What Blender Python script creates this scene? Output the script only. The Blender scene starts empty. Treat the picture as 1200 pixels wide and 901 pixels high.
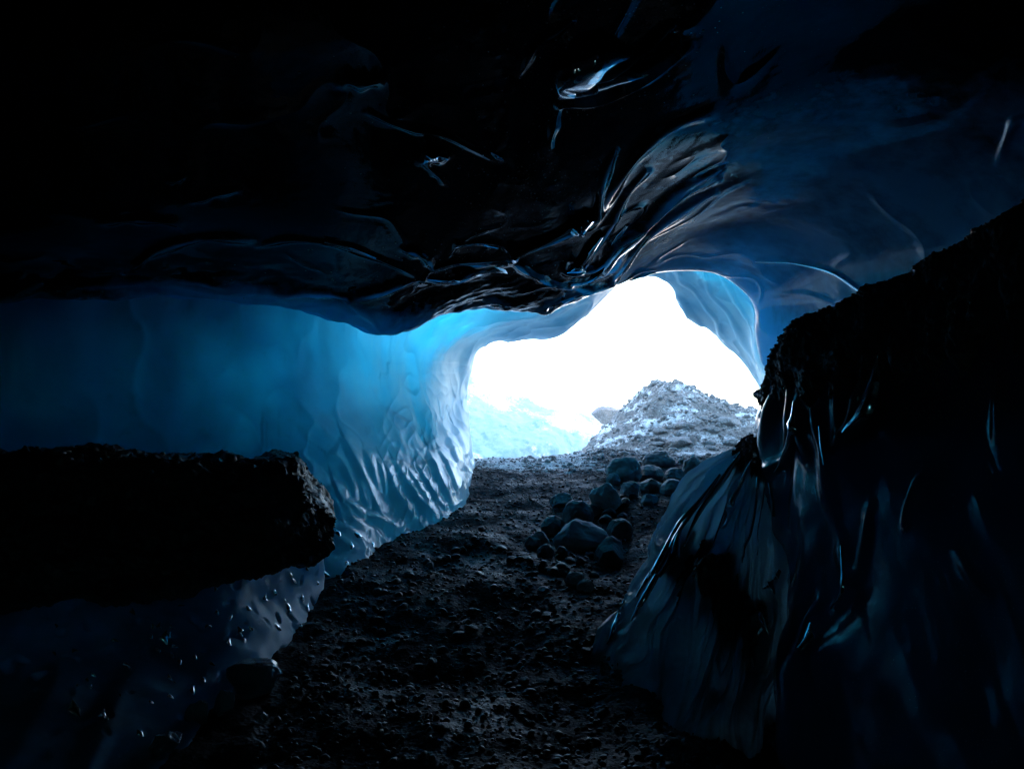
import bpy, math, random
import numpy as np
from mathutils import Vector

random.seed(7)
RNG = np.random.default_rng(11)
scene = bpy.context.scene
COL = scene.collection

# ------------------------------------------------------------------ camera frame
EYE = np.array([0.0, 0.0, 1.6])
PITCH = math.radians(4.0)
FPX = 873.0                                   # focal length in photo pixels (1200 wide)
FWD = np.array([0.0, math.cos(PITCH), math.sin(PITCH)])
UPV = np.array([0.0, -math.sin(PITCH), math.cos(PITCH)])
RGT = np.array([1.0, 0.0, 0.0])


def at(px, py, d):
    """A point of the place seen in direction (px, py) standing d metres ahead."""
    return EYE + RGT * ((px - 600.0) / FPX * d) + UPV * ((450.5 - py) / FPX * d) + FWD * d


# ------------------------------------------------------------------ numpy noise
_PERM = np.random.default_rng(3).permutation(256)
_PERM = np.concatenate([_PERM, _PERM, _PERM])
_G = np.random.default_rng(5).normal(size=(256, 3))
_G /= np.linalg.norm(_G, axis=1)[:, None]


def perlin(p):
    p = np.asarray(p, dtype=np.float64)
    i = np.floor(p).astype(np.int64)
    f = p - i
    i &= 255
    w = f * f * f * (f * (f * 6 - 15) + 10)
    out = 0
    for dx in (0, 1):
        wx = w[..., 0] if dx else 1 - w[..., 0]
        for dy in (0, 1):
            wy = w[..., 1] if dy else 1 - w[..., 1]
            for dz in (0, 1):
                wz = w[..., 2] if dz else 1 - w[..., 2]
                h = _PERM[_PERM[_PERM[(i[..., 0] + dx) & 255] + ((i[..., 1] + dy) & 255)] + ((i[..., 2] + dz) & 255)]
                g = _G[h]
                dot = g[..., 0] * (f[..., 0] - dx) + g[..., 1] * (f[..., 1] - dy) + g[..., 2] * (f[..., 2] - dz)
                out = out + wx * wy * wz * dot
    return out * 1.5


def fbm(p, octaves=4, gain=0.5, lac=2.03):
    a, s, out = 1.0, 1.0, 0
    p = np.asarray(p, dtype=np.float64)
    for k in range(octaves):
        out = out + a * perlin(p * s + 17.3 * k)
        a *= gain
        s *= lac
    return out


def smooth(a, b, x):
    t = np.clip((x - a) / (b - a), 0, 1)
    return t * t * (3 - 2 * t)


# ------------------------------------------------------------------ mesh helpers
def mesh_arrays(name, verts, faces, smooth_shade=True, attrs=None):
    verts = np.ascontiguousarray(verts, dtype=np.float32)
    faces = np.ascontiguousarray(faces, dtype=np.int32)
    n, k = faces.shape
    me = bpy.data.meshes.new(name)
    me.vertices.add(len(verts))
    me.vertices.foreach_set('co', verts.ravel())
    me.loops.add(n * k)
    me.loops.foreach_set('vertex_index', faces.ravel())
    me.polygons.add(n)
    me.polygons.foreach_set('loop_start', np.arange(0, n * k, k, dtype=np.int32))
    me.polygons.foreach_set('loop_total', np.full(n, k, dtype=np.int32))
    if smooth_shade:
        me.polygons.foreach_set('use_smooth', np.ones(n, dtype=bool))
    me.update(calc_edges=True)
    me.validate()
    for an, arr in (attrs or {}).items():
        a = me.attributes.new(an, 'FLOAT', 'POINT')
        a.data.foreach_set('value', np.ascontiguousarray(arr, dtype=np.float32).ravel())
    return me


def link(name, me, mat=None, parent=None, loc=None, label=None, cat=None, group=None, kind=None):
    o = bpy.data.objects.new(name, me)
    COL.objects.link(o)
    if mat:
        o.data.materials.append(mat)
    if parent:
        o.parent = parent
    if loc is not None:
        o.location = loc
    for k, v in (('label', label), ('category', cat), ('group', group), ('kind', kind)):
        if v:
            o[k] = v
    return o


def grid_faces(nr, nc):
    idx = np.arange(nr * nc).reshape(nr, nc)
    return np.stack([idx[:-1, :-1], idx[:-1, 1:], idx[1:, 1:], idx[1:, :-1]], -1).reshape(-1, 4)


def catmull(pts, t):
    """pts (n,k) with knots 0..n-1, t array -> (len(t),k)"""
    n = len(pts)
    P = np.concatenate([[2 * pts[0] - pts[1]], pts, [2 * pts[-1] - pts[-2]]])
    i = np.clip(np.floor(t).astype(int), 0, n - 2)
    f = (t - i)[:, None] if pts.ndim == 2 else (t - i)[:, None, None]
    p0, p1, p2, p3 = P[i], P[i + 1], P[i + 2], P[i + 3]
    return 0.5 * (2 * p1 + (p2 - p0) * f + (2 * p0 - 5 * p1 + 4 * p2 - p3) * f * f + (3 * p1 - p0 - 3 * p2 + p3) * f ** 3)


def curve_resample(pts5, nc):
    """resample a control curve (columns x,y,z,px,py) evenly by a damped chord length"""
    n = len(pts5)
    if n == 2:
        t = np.linspace(0, 1, nc)[:, None]
        return pts5[0] * (1 - t) + pts5[1] * t
    dense_t = np.linspace(0, n - 1, 40 * n)
    dense = catmull(pts5, dense_t)
    seg = np.linalg.norm(np.diff(dense[:, 3:5], axis=0), axis=1) + 30 * np.linalg.norm(np.diff(dense[:, :3], axis=0), axis=1)
    s = np.concatenate([[0], np.cumsum(seg)])
    s /= s[-1]
    return catmull(pts5, np.interp(np.linspace(0, 1, nc), s, dense_t))


def pts(rows):
    out = []
    for r in rows:
        if len(r) == 3:
            p = at(*r)
            out.append([*p, r[0], r[1]])
        else:                                          # ('w', x, y, z, px, py)
            out.append([r[1], r[2], r[3], r[4], r[5]])
    return np.array(out, dtype=float)


def loft(rows, row_steps, nc):
    """rows: list of control curves; row_steps: samples between consecutive rows"""
    C = np.stack([curve_resample(pts(r), nc) for r in rows])          # (R,nc,5)
    t = []
    for k, s in enumerate(row_steps):
        t += list(k + np.arange(s) / s)
    t.append(len(rows) - 1)
    t = np.array(t)
    G = catmull(C.reshape(len(rows), -1), t).reshape(len(t), nc, 5)
    return G, t


def normals(P):
    du = np.gradient(P, axis=1)
    dv = np.gradient(P, axis=0)
    n = np.cross(du, dv)
    return n / (np.linalg.norm(n, axis=-1, keepdims=True) + 1e-9)


def toward_eye(P, N, ref=None):
    """flip normals so they look into the cave"""
    ref = EYE if ref is None else np.asarray(ref)
    s = np.sum(N * (ref - P), axis=-1).mean()
    return N if s > 0 else -N


def dist_polyline(px, py, line, signed=False):
    best = np.full(px.shape, 1e9)
    tt = np.zeros(px.shape)
    side = np.zeros(px.shape)
    n = len(line) - 1
    for k in range(n):
        ax, ay = line[k]
        bx, by = line[k + 1]
        vx, vy = bx - ax, by - ay
        L = vx * vx + vy * vy + 1e-9
        t = np.clip(((px - ax) * vx + (py - ay) * vy) / L, 0, 1)
        d = np.hypot(px - ax - t * vx, py - ay - t * vy)
        m = d < best
        best = np.where(m, d, best)
        tt = np.where(m, (k + t) / n, tt)
        if signed:
            side = np.where(m, np.sign(vy * (px - ax) - vx * (py - ay)), side)
    if signed:
        return best, tt, side
    return best, tt


def smooth_line(line, n=24):
    a = np.array(line, float)
    if len(a) < 3:
        return line
    return [tuple(q) for q in catmull(a, np.linspace(0, len(a) - 1, n))]


# ------------------------------------------------------------------ materials
def new_mat(name):
    m = bpy.data.materials.new(name)
    m.use_nodes = True
    nt = m.node_tree
    for n in list(nt.nodes):
        nt.nodes.remove(n)
    out = nt.nodes.new('ShaderNodeOutputMaterial')
    b = nt.nodes.new('ShaderNodeBsdfPrincipled')
    nt.links.new(b.outputs[0], out.inputs[0])
    return m, nt, b


def N(nt, kind, **kw):
    n = nt.nodes.new(kind)
    for k, v in kw.items():
        if k in n.inputs:
            n.inputs[k].default_value = v
        else:
            setattr(n, k, v)
    return n


def noise_tex(nt, scale, detail=4, rough=0.55, coord=None, distortion=0.0):
    t = N(nt, 'ShaderNodeTexNoise', Scale=scale, Detail=detail, Roughness=rough, Distortion=distortion)
    nt.links.new(coord, t.inputs['Vector'])
    return t


def ramp(nt, fac, stops):
    r = nt.nodes.new('ShaderNodeValToRGB')
    e = r.color_ramp.elements
    while len(e) < len(stops):
        e.new(0.5)
    for el, (p, c) in zip(e, stops):
        el.position = p
        el.color = (*c, 1) if len(c) == 3 else c
    nt.links.new(fac, r.inputs[0])
    return r


def mixc(nt, fac, a, b):
    m = nt.nodes.new('ShaderNodeMix')
    m.data_type = 'RGBA'
    if isinstance(fac, float):
        m.inputs[0].default_value = fac
    else:
        nt.links.new(fac, m.inputs[0])
    for s, v in ((6, a), (7, b)):
        if isinstance(v, tuple):
            m.inputs[s].default_value = (*v, 1)
        else:
            nt.links.new(v, m.inputs[s])
    return m.outputs[2]


def bump(nt, b, heights, ):
    prev = None
    for sock, dist, strength in heights:
        bp = N(nt, 'ShaderNodeBump', Strength=strength, Distance=dist)
        nt.links.new(sock, bp.inputs['Height'])
        if prev:
            nt.links.new(prev, bp.inputs['Normal'])
        prev = bp.outputs[0]
    nt.links.new(prev, b.inputs['Normal'])


def coords(nt):
    return nt.nodes.new('ShaderNodeTexCoord').outputs['Object']


def ice_material(name, clean, cloudy, dark, rough=0.14, dirt_attr=True, bubbles=0.0, grain=0.25, through=None, depth=0.0, lit_tone=None):
    """glacier ice: bluish clear ice with cloudy bubbly zones; attribute 'dirt' = sediment-rich black ice"""
    m, nt, b = new_mat(name)
    co = coords(nt)
    n1 = noise_tex(nt, 1.1, 6, 0.6, co, 0.6)
    n2 = noise_tex(nt, 6.0, 5, 0.6, co)
    n3 = noise_tex(nt, 38.0, 3, 0.6, co)
    col = mixc(nt, ramp(nt, n1.outputs[0], [(0.36, (0, 0, 0)), (0.66, (1, 1, 1))]).outputs[0], clean, cloudy)
    if lit_tone:                                        # paler colour painted on where the ice should look lit
        aa = N(nt, 'ShaderNodeAttribute', attribute_name='lit_tone')
        col = mixc(nt, aa.outputs['Fac'], col, lit_tone)
    # faint flecks of silt
    col = mixc(nt, ramp(nt, n3.outputs[0], [(0.66, (0, 0, 0)), (0.76, (0.5, 0.5, 0.5))]).outputs[0], col, tuple(c * 0.5 for c in clean))
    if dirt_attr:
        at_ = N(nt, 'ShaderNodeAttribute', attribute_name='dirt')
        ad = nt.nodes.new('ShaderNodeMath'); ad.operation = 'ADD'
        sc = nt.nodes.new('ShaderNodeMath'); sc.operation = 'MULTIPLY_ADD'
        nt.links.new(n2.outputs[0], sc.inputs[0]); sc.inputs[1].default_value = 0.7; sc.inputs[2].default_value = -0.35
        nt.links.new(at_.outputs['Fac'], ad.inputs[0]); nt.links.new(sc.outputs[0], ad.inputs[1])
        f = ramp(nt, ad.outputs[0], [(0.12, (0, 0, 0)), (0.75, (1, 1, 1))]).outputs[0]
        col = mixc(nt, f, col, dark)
    if bubbles:
        v = N(nt, 'ShaderNodeTexVoronoi', Scale=46.0, Randomness=1.0)
        nt.links.new(co, v.inputs['Vector'])
        spots = ramp(nt, v.outputs['Distance'], [(0.09, (1, 1, 1)), (0.17, (0, 0, 0))]).outputs[0]
        zone = ramp(nt, n2.outputs[0], [(0.5, (0, 0, 0)), (0.64, (bubbles,) * 3)]).outputs[0]
        mm = nt.nodes.new('ShaderNodeMath'); mm.operation = 'MULTIPLY'
        nt.links.new(spots, mm.inputs[0]); nt.links.new(zone, mm.inputs[1])
        col = mixc(nt, mm.outputs[0], col, (0.5, 0.6, 0.65))
    nt.links.new(col, b.inputs['Base Color'])
    rr = ramp(nt, n2.outputs[0], [(0.3, (rough * 0.6,) * 3), (0.7, (rough * 1.5,) * 3)])
    if dirt_attr:                                  # weathered, frosted ice scatters; attribute 'matte'
        ma = N(nt, 'ShaderNodeAttribute', attribute_name='matte')
        mr = nt.nodes.new('ShaderNodeMath'); mr.operation = 'MULTIPLY_ADD'; mr.use_clamp = True
        nt.links.new(ma.outputs['Fac'], mr.inputs[0]); mr.inputs[1].default_value = 0.5
        nt.links.new(rr.outputs[0], mr.inputs[2])
        nt.links.new(mr.outputs[0], b.inputs['Roughness'])
    else:
        nt.links.new(rr.outputs[0], b.inputs['Roughness'])
    b.inputs['IOR'].default_value = 1.33
    if through:
        # daylight that has come through the ice: clear ice passes it, sediment stops it
        out = nt.nodes['Material Output']
        tr = nt.nodes.new('ShaderNodeBsdfTranslucent')
        tc = mixc(nt, ramp(nt, n1.outputs[0], [(0.3, (0, 0, 0)), (0.7, (1, 1, 1))]).outputs[0], through, tuple(min(1, q * 1.5 + 0.01) for q in through))
        if lit_tone:
            tc = mixc(nt, aa.outputs['Fac'], tc, (0.30, 0.66, 0.90))
        nt.links.new(tc, tr.inputs[0])
        mx_ = nt.nodes.new('ShaderNodeMixShader')
        if dirt_attr:
            th = N(nt, 'ShaderNodeAttribute', attribute_name='glow')  # hand-graded strength of the glow, set by how bright each region should look
            inv = nt.nodes.new('ShaderNodeMath'); inv.operation = 'SUBTRACT'; inv.inputs[0].default_value = 1.0; inv.use_clamp = True
            nt.links.new(f, inv.inputs[1])
            mu = nt.nodes.new('ShaderNodeMath'); mu.operation = 'MULTIPLY'; mu.use_clamp = True
            nt.links.new(inv.outputs[0], mu.inputs[0]); nt.links.new(th.outputs['Fac'], mu.inputs[1])
            nt.links.new(mu.outputs[0], mx_.inputs[0])
        else:
            mx_.inputs[0].default_value = depth
        nt.links.new(b.outputs[0], mx_.inputs[1]); nt.links.new(tr.outputs[0], mx_.inputs[2])
        nt.links.new(mx_.outputs[0], out.inputs[0])
    bump(nt, b, [(n2.outputs[0], 0.03, grain), (n3.outputs[0], 0.004, grain)])
    return m


def gravel_material(name, dark, light, rough=0.6, scale=30.0, snow=0.0, spec=0.5, bump_d=0.02):
    m, nt, b = new_mat(name)
    co = coords(nt)
    v = N(nt, 'ShaderNodeTexVoronoi', Scale=scale, Randomness=1.0)
    nt.links.new(co, v.inputs['Vector'])
    n1 = noise_tex(nt, 2.0, 6, 0.6, co)
    n2 = noise_tex(nt, scale * 2.0, 5, 0.65, co)
    col = mixc(nt, ramp(nt, n2.outputs[0], [(0.35, (0, 0, 0)), (0.7, (1, 1, 1))]).outputs[0], dark, light)
    vc = nt.nodes.new('ShaderNodeSeparateColor'); nt.links.new(v.outputs['Color'], vc.inputs[0])
    col = mixc(nt, ramp(nt, vc.outputs[0], [(0.2, (0, 0, 0)), (0.9, (0.6, 0.6, 0.6))]).outputs[0], col, light)
    if snow:
        geo = nt.nodes.new('ShaderNodeNewGeometry')
        sep = nt.nodes.new('ShaderNodeSeparateXYZ'); nt.links.new(geo.outputs['Normal'], sep.inputs[0])
        at_ = N(nt, 'ShaderNodeAttribute', attribute_name='snow')
        n4 = noise_tex(nt, 9.0, 7, 0.75, co)
        a1 = nt.nodes.new('ShaderNodeMath'); a1.operation = 'MULTIPLY_ADD'
        nt.links.new(n4.outputs[0], a1.inputs[0]); a1.inputs[1].default_value = 1.0
        nt.links.new(at_.outputs['Fac'], a1.inputs[2])
        f = ramp(nt, a1.outputs[0], [(0.78, (0, 0, 0)), (0.95, (snow,) * 3)]).outputs[0]
        col = mixc(nt, f, col, (0.80, 0.80, 0.79))
    nt.links.new(col, b.inputs['Base Color'])
    rr = ramp(nt, n1.outputs[0], [(0.35, (rough * 0.6,) * 3), (0.65, (min(1, rough * 1.3),) * 3)])
    nt.links.new(rr.outputs[0], b.inputs['Roughness'])
    b.inputs['Specular IOR Level'].default_value = spec
    bump(nt, b, [(v.outputs['Distance'], bump_d, 0.6), (n2.outputs[0], bump_d * 0.6, 0.6)])
    return m


def stone_material(name, base, vein, rough=0.45, frost=0.0):
    m, nt, b = new_mat(name)
    co = coords(nt)
    n1 = noise_tex(nt, 5.0, 7, 0.65, co, 0.4)
    n2 = noise_tex(nt, 40.0, 5, 0.7, co)
    col = mixc(nt, ramp(nt, n1.outputs[0], [(0.35, (0, 0, 0)), (0.7, (1, 1, 1))]).outputs[0], base, vein)
    col = mixc(nt, ramp(nt, n2.outputs[0], [(0.5, (0, 0, 0)), (0.75, (0.6, 0.6, 0.6))]).outputs[0], col, tuple(c * 0.5 for c in base))
    if frost:
        f = ramp(nt, n2.outputs[0], [(0.52, (0, 0, 0)), (0.66, (frost,) * 3)]).outputs[0]
        col = mixc(nt, f, col, (0.65, 0.7, 0.75))
    nt.links.new(col, b.inputs['Base Color'])
    rr = ramp(nt, n1.outputs[0], [(0.3, (rough * 0.7,) * 3), (0.7, (min(1, rough * 1.4),) * 3)])
    nt.links.new(rr.outputs[0], b.inputs['Roughness'])
    bump(nt, b, [(n1.outputs[0], 0.03, 0.5), (n2.outputs[0], 0.006, 0.7)])
    return m


M_BLUE = ice_material('blue_glacier_ice', (0.07, 0.36, 0.60), (0.13, 0.46, 0.68), (0.01, 0.02, 0.035), rough=0.15, grain=0.10, through=(0.0, 0.46, 0.80), lit_tone=(0.72, 0.89, 0.95))
M_CEIL = ice_material('sediment_ice', (0.09, 0.28, 0.42), (0.13, 0.34, 0.48), (0.006, 0.008, 0.010), rough=0.08, bubbles=0.25, grain=0.06, through=(0.03, 0.42, 0.66), lit_tone=(0.5, 0.66, 0.74))
M_CLEAR = ice_material('clear_dark_ice', (0.03, 0.07, 0.10), (0.06, 0.12, 0.16), (0.010, 0.012, 0.014), rough=0.09, bubbles=1.0, grain=0.10, through=(0.04, 0.22, 0.42))
M_FLOW = ice_material('draped_ice', (0.20, 0.38, 0.50), (0.36, 0.52, 0.60), (0.010, 0.010, 0.011), rough=0.11, bubbles=0.3, grain=0.10, through=(0.45, 0.80, 0.95), lit_tone=(0.80, 0.86, 0.88))
M_GRAVEL = gravel_material('black_gravel', (0.005, 0.0058, 0.007), (0.018, 0.021, 0.0255), rough=0.75, scale=42, snow=0.75, spec=0.15, bump_d=0.012)
M_LEDGE = gravel_material('frozen_black_grit', (0.011, 0.011, 0.012), (0.05, 0.05, 0.052), rough=0.55, scale=22)
M_MOUND = gravel_material('frosted_moraine', (0.10, 0.092, 0.086), (0.31, 0.283, 0.262), rough=0.8, scale=9, snow=1.0, spec=0.3)
M_STONE = stone_material('basalt_boulder', (0.15, 0.155, 0.16), (0.25, 0.255, 0.26), 0.6)
M_STONE_PALE = stone_material('pale_boulder', (0.27, 0.28, 0.285), (0.40, 0.41, 0.415), 0.65)
M_STONE_DARK = stone_material('black_boulder', (0.08, 0.082, 0.086), (0.15, 0.154, 0.16), 0.55)
M_STONE_FROST = stone_material('frosted_stone', (0.17, 0.158, 0.148), (0.32, 0.298, 0.28), 0.7, frost=0.8)
M_PEBBLE = stone_material('wet_pebbles', (0.005, 0.0055, 0.0062), (0.034, 0.037, 0.042), 0.42)
M_PEBBLE.node_tree.nodes['Principled BSDF'].inputs['Specular IOR Level'].default_value = 0.3
M_SNOW = gravel_material('snowy_glacier', (0.25, 0.42, 0.49), (0.42, 0.56, 0.62), rough=0.6, scale=3.0, snow=1.0, spec=0.3, bump_d=0.06)
M_GLINT = ice_material('glint_mirror', (0.02, 0.04, 0.06), (0.05, 0.08, 0.10), (0.01, 0.01, 0.01), rough=0.06, dirt_attr=False, grain=0.02)
_p = M_GLINT.node_tree.nodes['Principled BSDF']           # metallic mirror finish, so the added strips show as bright highlights
_p.inputs['Metallic'].default_value = 0.8
for _l in list(_p.inputs['Base Color'].links):
    M_GLINT.node_tree.links.remove(_l)
_p.inputs['Base Color'].default_value = (0.82, 0.88, 0.92, 1)
M_BODY = ice_material('glacier_body_ice', (0.3, 0.6, 0.75), (0.4, 0.65, 0.8), (0.01, 0.01, 0.01), dirt_attr=False, through=(0.030, 0.170, 0.210), depth=0.7)

# ------------------------------------------------------------------ ground
def base_height(x, y):
    x = np.asarray(x, float); y = np.asarray(y, float)
    up = 0.118 * (np.minimum(y, 14.0) - 3.7)
    up = np.where(y < 2.0, 0.118 * (2.0 - 3.7) + 0 * y, up)
    crest = 0.118 * 10.3
    out = crest - smooth(14.0, 24.0, y) * 1.4
    h = np.where(y < 13.0, up, np.where(y < 14.0, up, out))
    # soften the crest
    k = smooth(12.4, 15.0, y) * (1 - smooth(15.0, 17.0, y))
    h = h - 0.05 * k
    # the path is a shallow trough, a bit higher to the right near the boulders
    h = h + 0.10 * smooth(0.3, 2.0, x) * smooth(5, 9, y) * (1 - smooth(15, 25, y))
    return h


def ground_height(x, y):
    x = np.asarray(x, float); y = np.asarray(y, float)
    p = np.stack([x, y, 0 * x], -1)
    near = 1 - smooth(20, 60, y)
    far = smooth(60, 400, np.hypot(x, y))
    h = base_height(x, y)
    h = h + near * (0.10 * fbm(p * 0.7 + 3.1, 3) + 0.035 * fbm(p * 2.6 + 9.0, 3))
    return h + far * 0.0


def ground_fine(x, y):
    p = np.stack([x, y, 0 * x], -1)
    near = (1 - smooth(16, 24, y)) * (1 - smooth(4, 8, np.abs(x)))
    rough = 0.010 * np.abs(fbm(p * 9.0 + 1.7, 3)) + 0.005 * fbm(p * 22.0 + 5.0, 2)
    return ground_height(x, y) + near * rough


def ground_hit(px, py):
    d = at(px, py, 1.0) - EYE
    t = np.linspace(2.0, 30.0, 6000)
    P = EYE + d[None] * t[:, None]
    below = P[:, 2] < ground_height(P[:, 0], P[:, 1])
    i = int(np.argmax(below)) if below.any() else len(t) - 1
    return P[i], t[i]


xs = np.concatenate([-np.geomspace(3000, 4.05, 26), np.linspace(-4, 5, 480), np.geomspace(5.05, 3000, 26)])
ys = np.concatenate([-np.geomspace(3000, 6, 14), np.linspace(-5, 2.4, 30), np.linspace(2.5, 17, 800), np.geomspace(17.05, 4000, 60)])
X, Y = np.meshgrid(xs, ys)
Z = ground_fine(X, Y)
gp = np.stack([X, Y, Z], -1)
snow = smooth(9.8, 14.2, Y + 1.2 * fbm(gp * 0.9, 3)) * 0.47 * (1 - smooth(1.0, 2.2, X) * 0.4)
snow = np.where(Y > 17, 0.45, snow)
link('ground', mesh_arrays('ground', gp.reshape(-1, 3), grid_faces(len(ys), len(xs)), attrs={'snow': snow}), M_GRAVEL, kind='structure',
     label='black gravel floor of the cave rising to the bright mouth')

# ------------------------------------------------------------------ left ice wall and the arch round the mouth
def ring_scale(r, s, d, c=(705, 445)):
    return [(c[0] + (x - c[0]) * s, c[1] + (y - c[1]) * s, d) for x, y, _ in r]


lip = [(552, 560, 14.3), (544, 500, 14.3), (545, 450, 14.3), (556, 413, 14.3), (580, 399, 14.3), (610, 395, 14.2), (650, 392, 14.0), (672, 380, 13.9), (692, 362, 13.8),
       (715, 341, 13.7), (740, 330, 13.6), (768, 325, 13.6), (783, 331, 13.8), (792, 350, 14.0), (805, 372, 14.2), (832, 388, 14.4), (860, 413, 14.5), (884, 442, 14.6), (896, 470, 14.6), (900, 540, 14.6)]
wall_rings = [
    [('w', -0.3, -5.0, -0.9, -900, 900), ('w', -0.3, -5.0, 1.0, -900, 500), ('w', 0.0, -5.0, 1.4, 0, 0), ('w', 0.3, -5.0, 1.0, 1500, 500), ('w', 0.3, -5.0, -0.9, 1500, 900)],
    [('w', -8.0, -1.0, -1.2, -900, 900), ('w', -7.5, -1.0, 3.0, -900, 300), ('w', -4.0, -1.0, 6.2, -400, 0), ('w', 0.0, -1.0, 7.2, 600, 0), ('w', 4.0, -1.0, 6.2, 1300, 0), ('w', 7.5, -1.0, 3.0, 1500, 300), ('w', 8.0, -1.0, -1.2, 1500, 900)],
    [(-900, 900, 5.0), (-900, 500, 5.0), (-900, 250, 4.8), (-500, 120, 5.0), (0, 60, 6.0), (500, 20, 6.8), (900, 0, 7.5), (1300, 100, 7.5), (1500, 300, 7.0), (1500, 700, 7.0)],
    [(-60, 900, 6.8), (-60, 600, 7.0), (-60, 450, 7.2), (-60, 350, 7.0), (-30, 250, 6.8), (200, 160, 7.2), (600, 120, 8.0), (1000, 140, 8.6), (1200, 260, 8.5), (1250, 420, 8.4), (1250, 640, 8.4)],
    [(210, 900, 6.6), (205, 650, 7.6), (200, 500, 8.1), (200, 420, 8.3), (205, 340, 8.2), (240, 260, 8.2), (450, 210, 8.8), (750, 190, 9.4), (1000, 210, 9.8), (1090, 310, 9.8), (1110, 420, 9.8), (1110, 600, 9.8)],
    [(372, 770, 5.9), (365, 690, 6.5), (352, 600, 7.5), (342, 500, 8.6), (340, 420, 9.1), (345, 350, 9.2), (380, 300, 9.2), (500, 265, 9.6), (700, 245, 10.1), (900, 260, 10.6), (985, 330, 10.7), (1000, 420, 10.7), (1000, 560, 10.7)],
    [(465, 690, 7.3), (452, 630, 7.9), (440, 560, 8.8), (430, 480, 9.7), (432, 420, 10.0), (445, 375, 10.1), (480, 345, 10.2), (560, 320, 10.5), (700, 290, 10.9), (860, 285, 11.3), (930, 340, 11.5), (945, 420, 11.5), (945, 560, 11.5)],
    [(538, 640, 8.8), (528, 590, 9.5), (505, 530, 10.6), (496, 470, 11.3), (500, 425, 11.6), (520, 392, 11.7), (555, 374, 11.8), (620, 362, 11.9), (690, 328, 12.0), (760, 302, 12.1), (840, 312, 12.3), (885, 350, 12.5), (893, 405, 12.6), (906, 450, 12.6), (912, 560, 12.6)],
    [(556, 590, 11.6), (545, 540, 12.2), (530, 490, 12.9), (529, 450, 13.1), (540, 412, 13.2), (562, 393, 13.2), (605, 383, 13.2), (652, 375, 13.1), (690, 348, 13.0), (735, 320, 12.9), (785, 316, 13.0), (826, 345, 13.3), (860, 385, 13.5), (890, 430, 13.6), (904, 470, 13.6), (908, 550, 13.6)],
    lip,
    ring_scale(lip, 1.22, 15.0),
    ring_scale(lip, 2.2, 15.6),
    ring_scale(lip, 9.0, 16.4),
]
G, tv = loft(wall_rings, [8, 24, 40, 70, 80, 90, 150, 110, 50, 24, 20, 20], 640)
P = G[..., :3]; PX = G[..., 3]; PY = G[..., 4]
Nn = toward_eye(P, normals(P))
row = tv[:, None] - 2.0 + 0 * PX
vis = smooth(0.2, 1.0, row) * (1 - smooth(7.0, 7.6, row))
h = 0.10 * fbm(P * 0.55 + 2.0, 3) * vis
h += 0.030 * (1 - np.abs(fbm(P * np.array([1.5, 1.5, 0.9]) + 71, 2))) ** 3 * vis
h += 0.016 * fbm(P * 2.6 + 5.0, 3) * vis * (0.2 + 0.8 * smooth(470, 560, PY))
# fluted scallops low on the wall, running down and away toward the mouth
warp = 14 * fbm(np.stack([PX / 55, PY / 55, 0 * PX], -1), 2)
wv_w = perlin(np.stack([PX / 40, PY / 40, 0 * PX + 2], -1))
ph = (PX - 0.30 * (PY - 520) - 0.0016 * (PY - 520) ** 2 + warp) / 21.0
fl = 0.5 + 0.5 * np.cos(2 * np.pi * ph)
fl = fl ** 1.6
brk = 0.55 + 0.6 * fbm(np.stack([PX / 30 + 9, PY / 70, 0 * PX], -1), 2)
zone = smooth(372, 410, PX + 0.3 * (PY - 560)) * (1 - smooth(536, 556, PX)) * smooth(488, 545, PY + 0.25 * (PX - 460)) * (1 - smooth(612, 640, PY + 0.15 * (PX - 440)))
h += 0.020 * fl * zone * np.clip(brk, 0, 1.3) * (row < 7.2)
flutes = [
    ([(383, 534), (398, 546), (407, 568), (412, 592)], 6.8, 0.075), ([(402, 518), (411, 545), (424, 575), (437, 600), (452, 619)], 6.8, 0.090), ([(424, 530), (430, 556), (441, 583)], 6.8, 0.075),
    ([(437, 540), (443, 562), (450, 582)], 5.4, 0.068), ([(445, 543), (456, 575), (470, 598), (486, 614)], 6.8, 0.090), ([(459, 543), (470, 569), (485, 592), (501, 606), (510, 612)], 6.8, 0.098),
    ([(473, 550), (481, 570), (492, 590), (505, 606)], 5.4, 0.075), ([(486, 545), (495, 568), (508, 590), (520, 603)], 5.4, 0.075), ([(500, 530), (506, 553), (518, 580), (531, 600)], 6.8, 0.090), ([(512, 528), (521, 550), (530, 575), (535, 592)], 5.4, 0.075),
    ([(521, 512), (529, 535), (537, 556)], 5.4, 0.075), ([(410, 600), (426, 612), (442, 618), (461, 624), (476, 613)], 5.4, 0.075), ([(394, 588), (410, 604), (426, 616)], 5.4, 0.060),
    ([(415, 560), (420, 585), (432, 603)], 5.4, 0.060), ([(462, 575), (472, 596), (480, 605)], 5.4, 0.060), ([(530, 500), (537, 520), (542, 540)], 5.4, 0.075), ([(388, 566), (392, 585), (400, 598)], 5.4, 0.060), ([(533, 470), (537, 488), (542, 508)], 5.4, 0.060),
]
fm = np.zeros(PX.shape)  # mouthward faces of the flutes, whitened below as if lit
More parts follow.
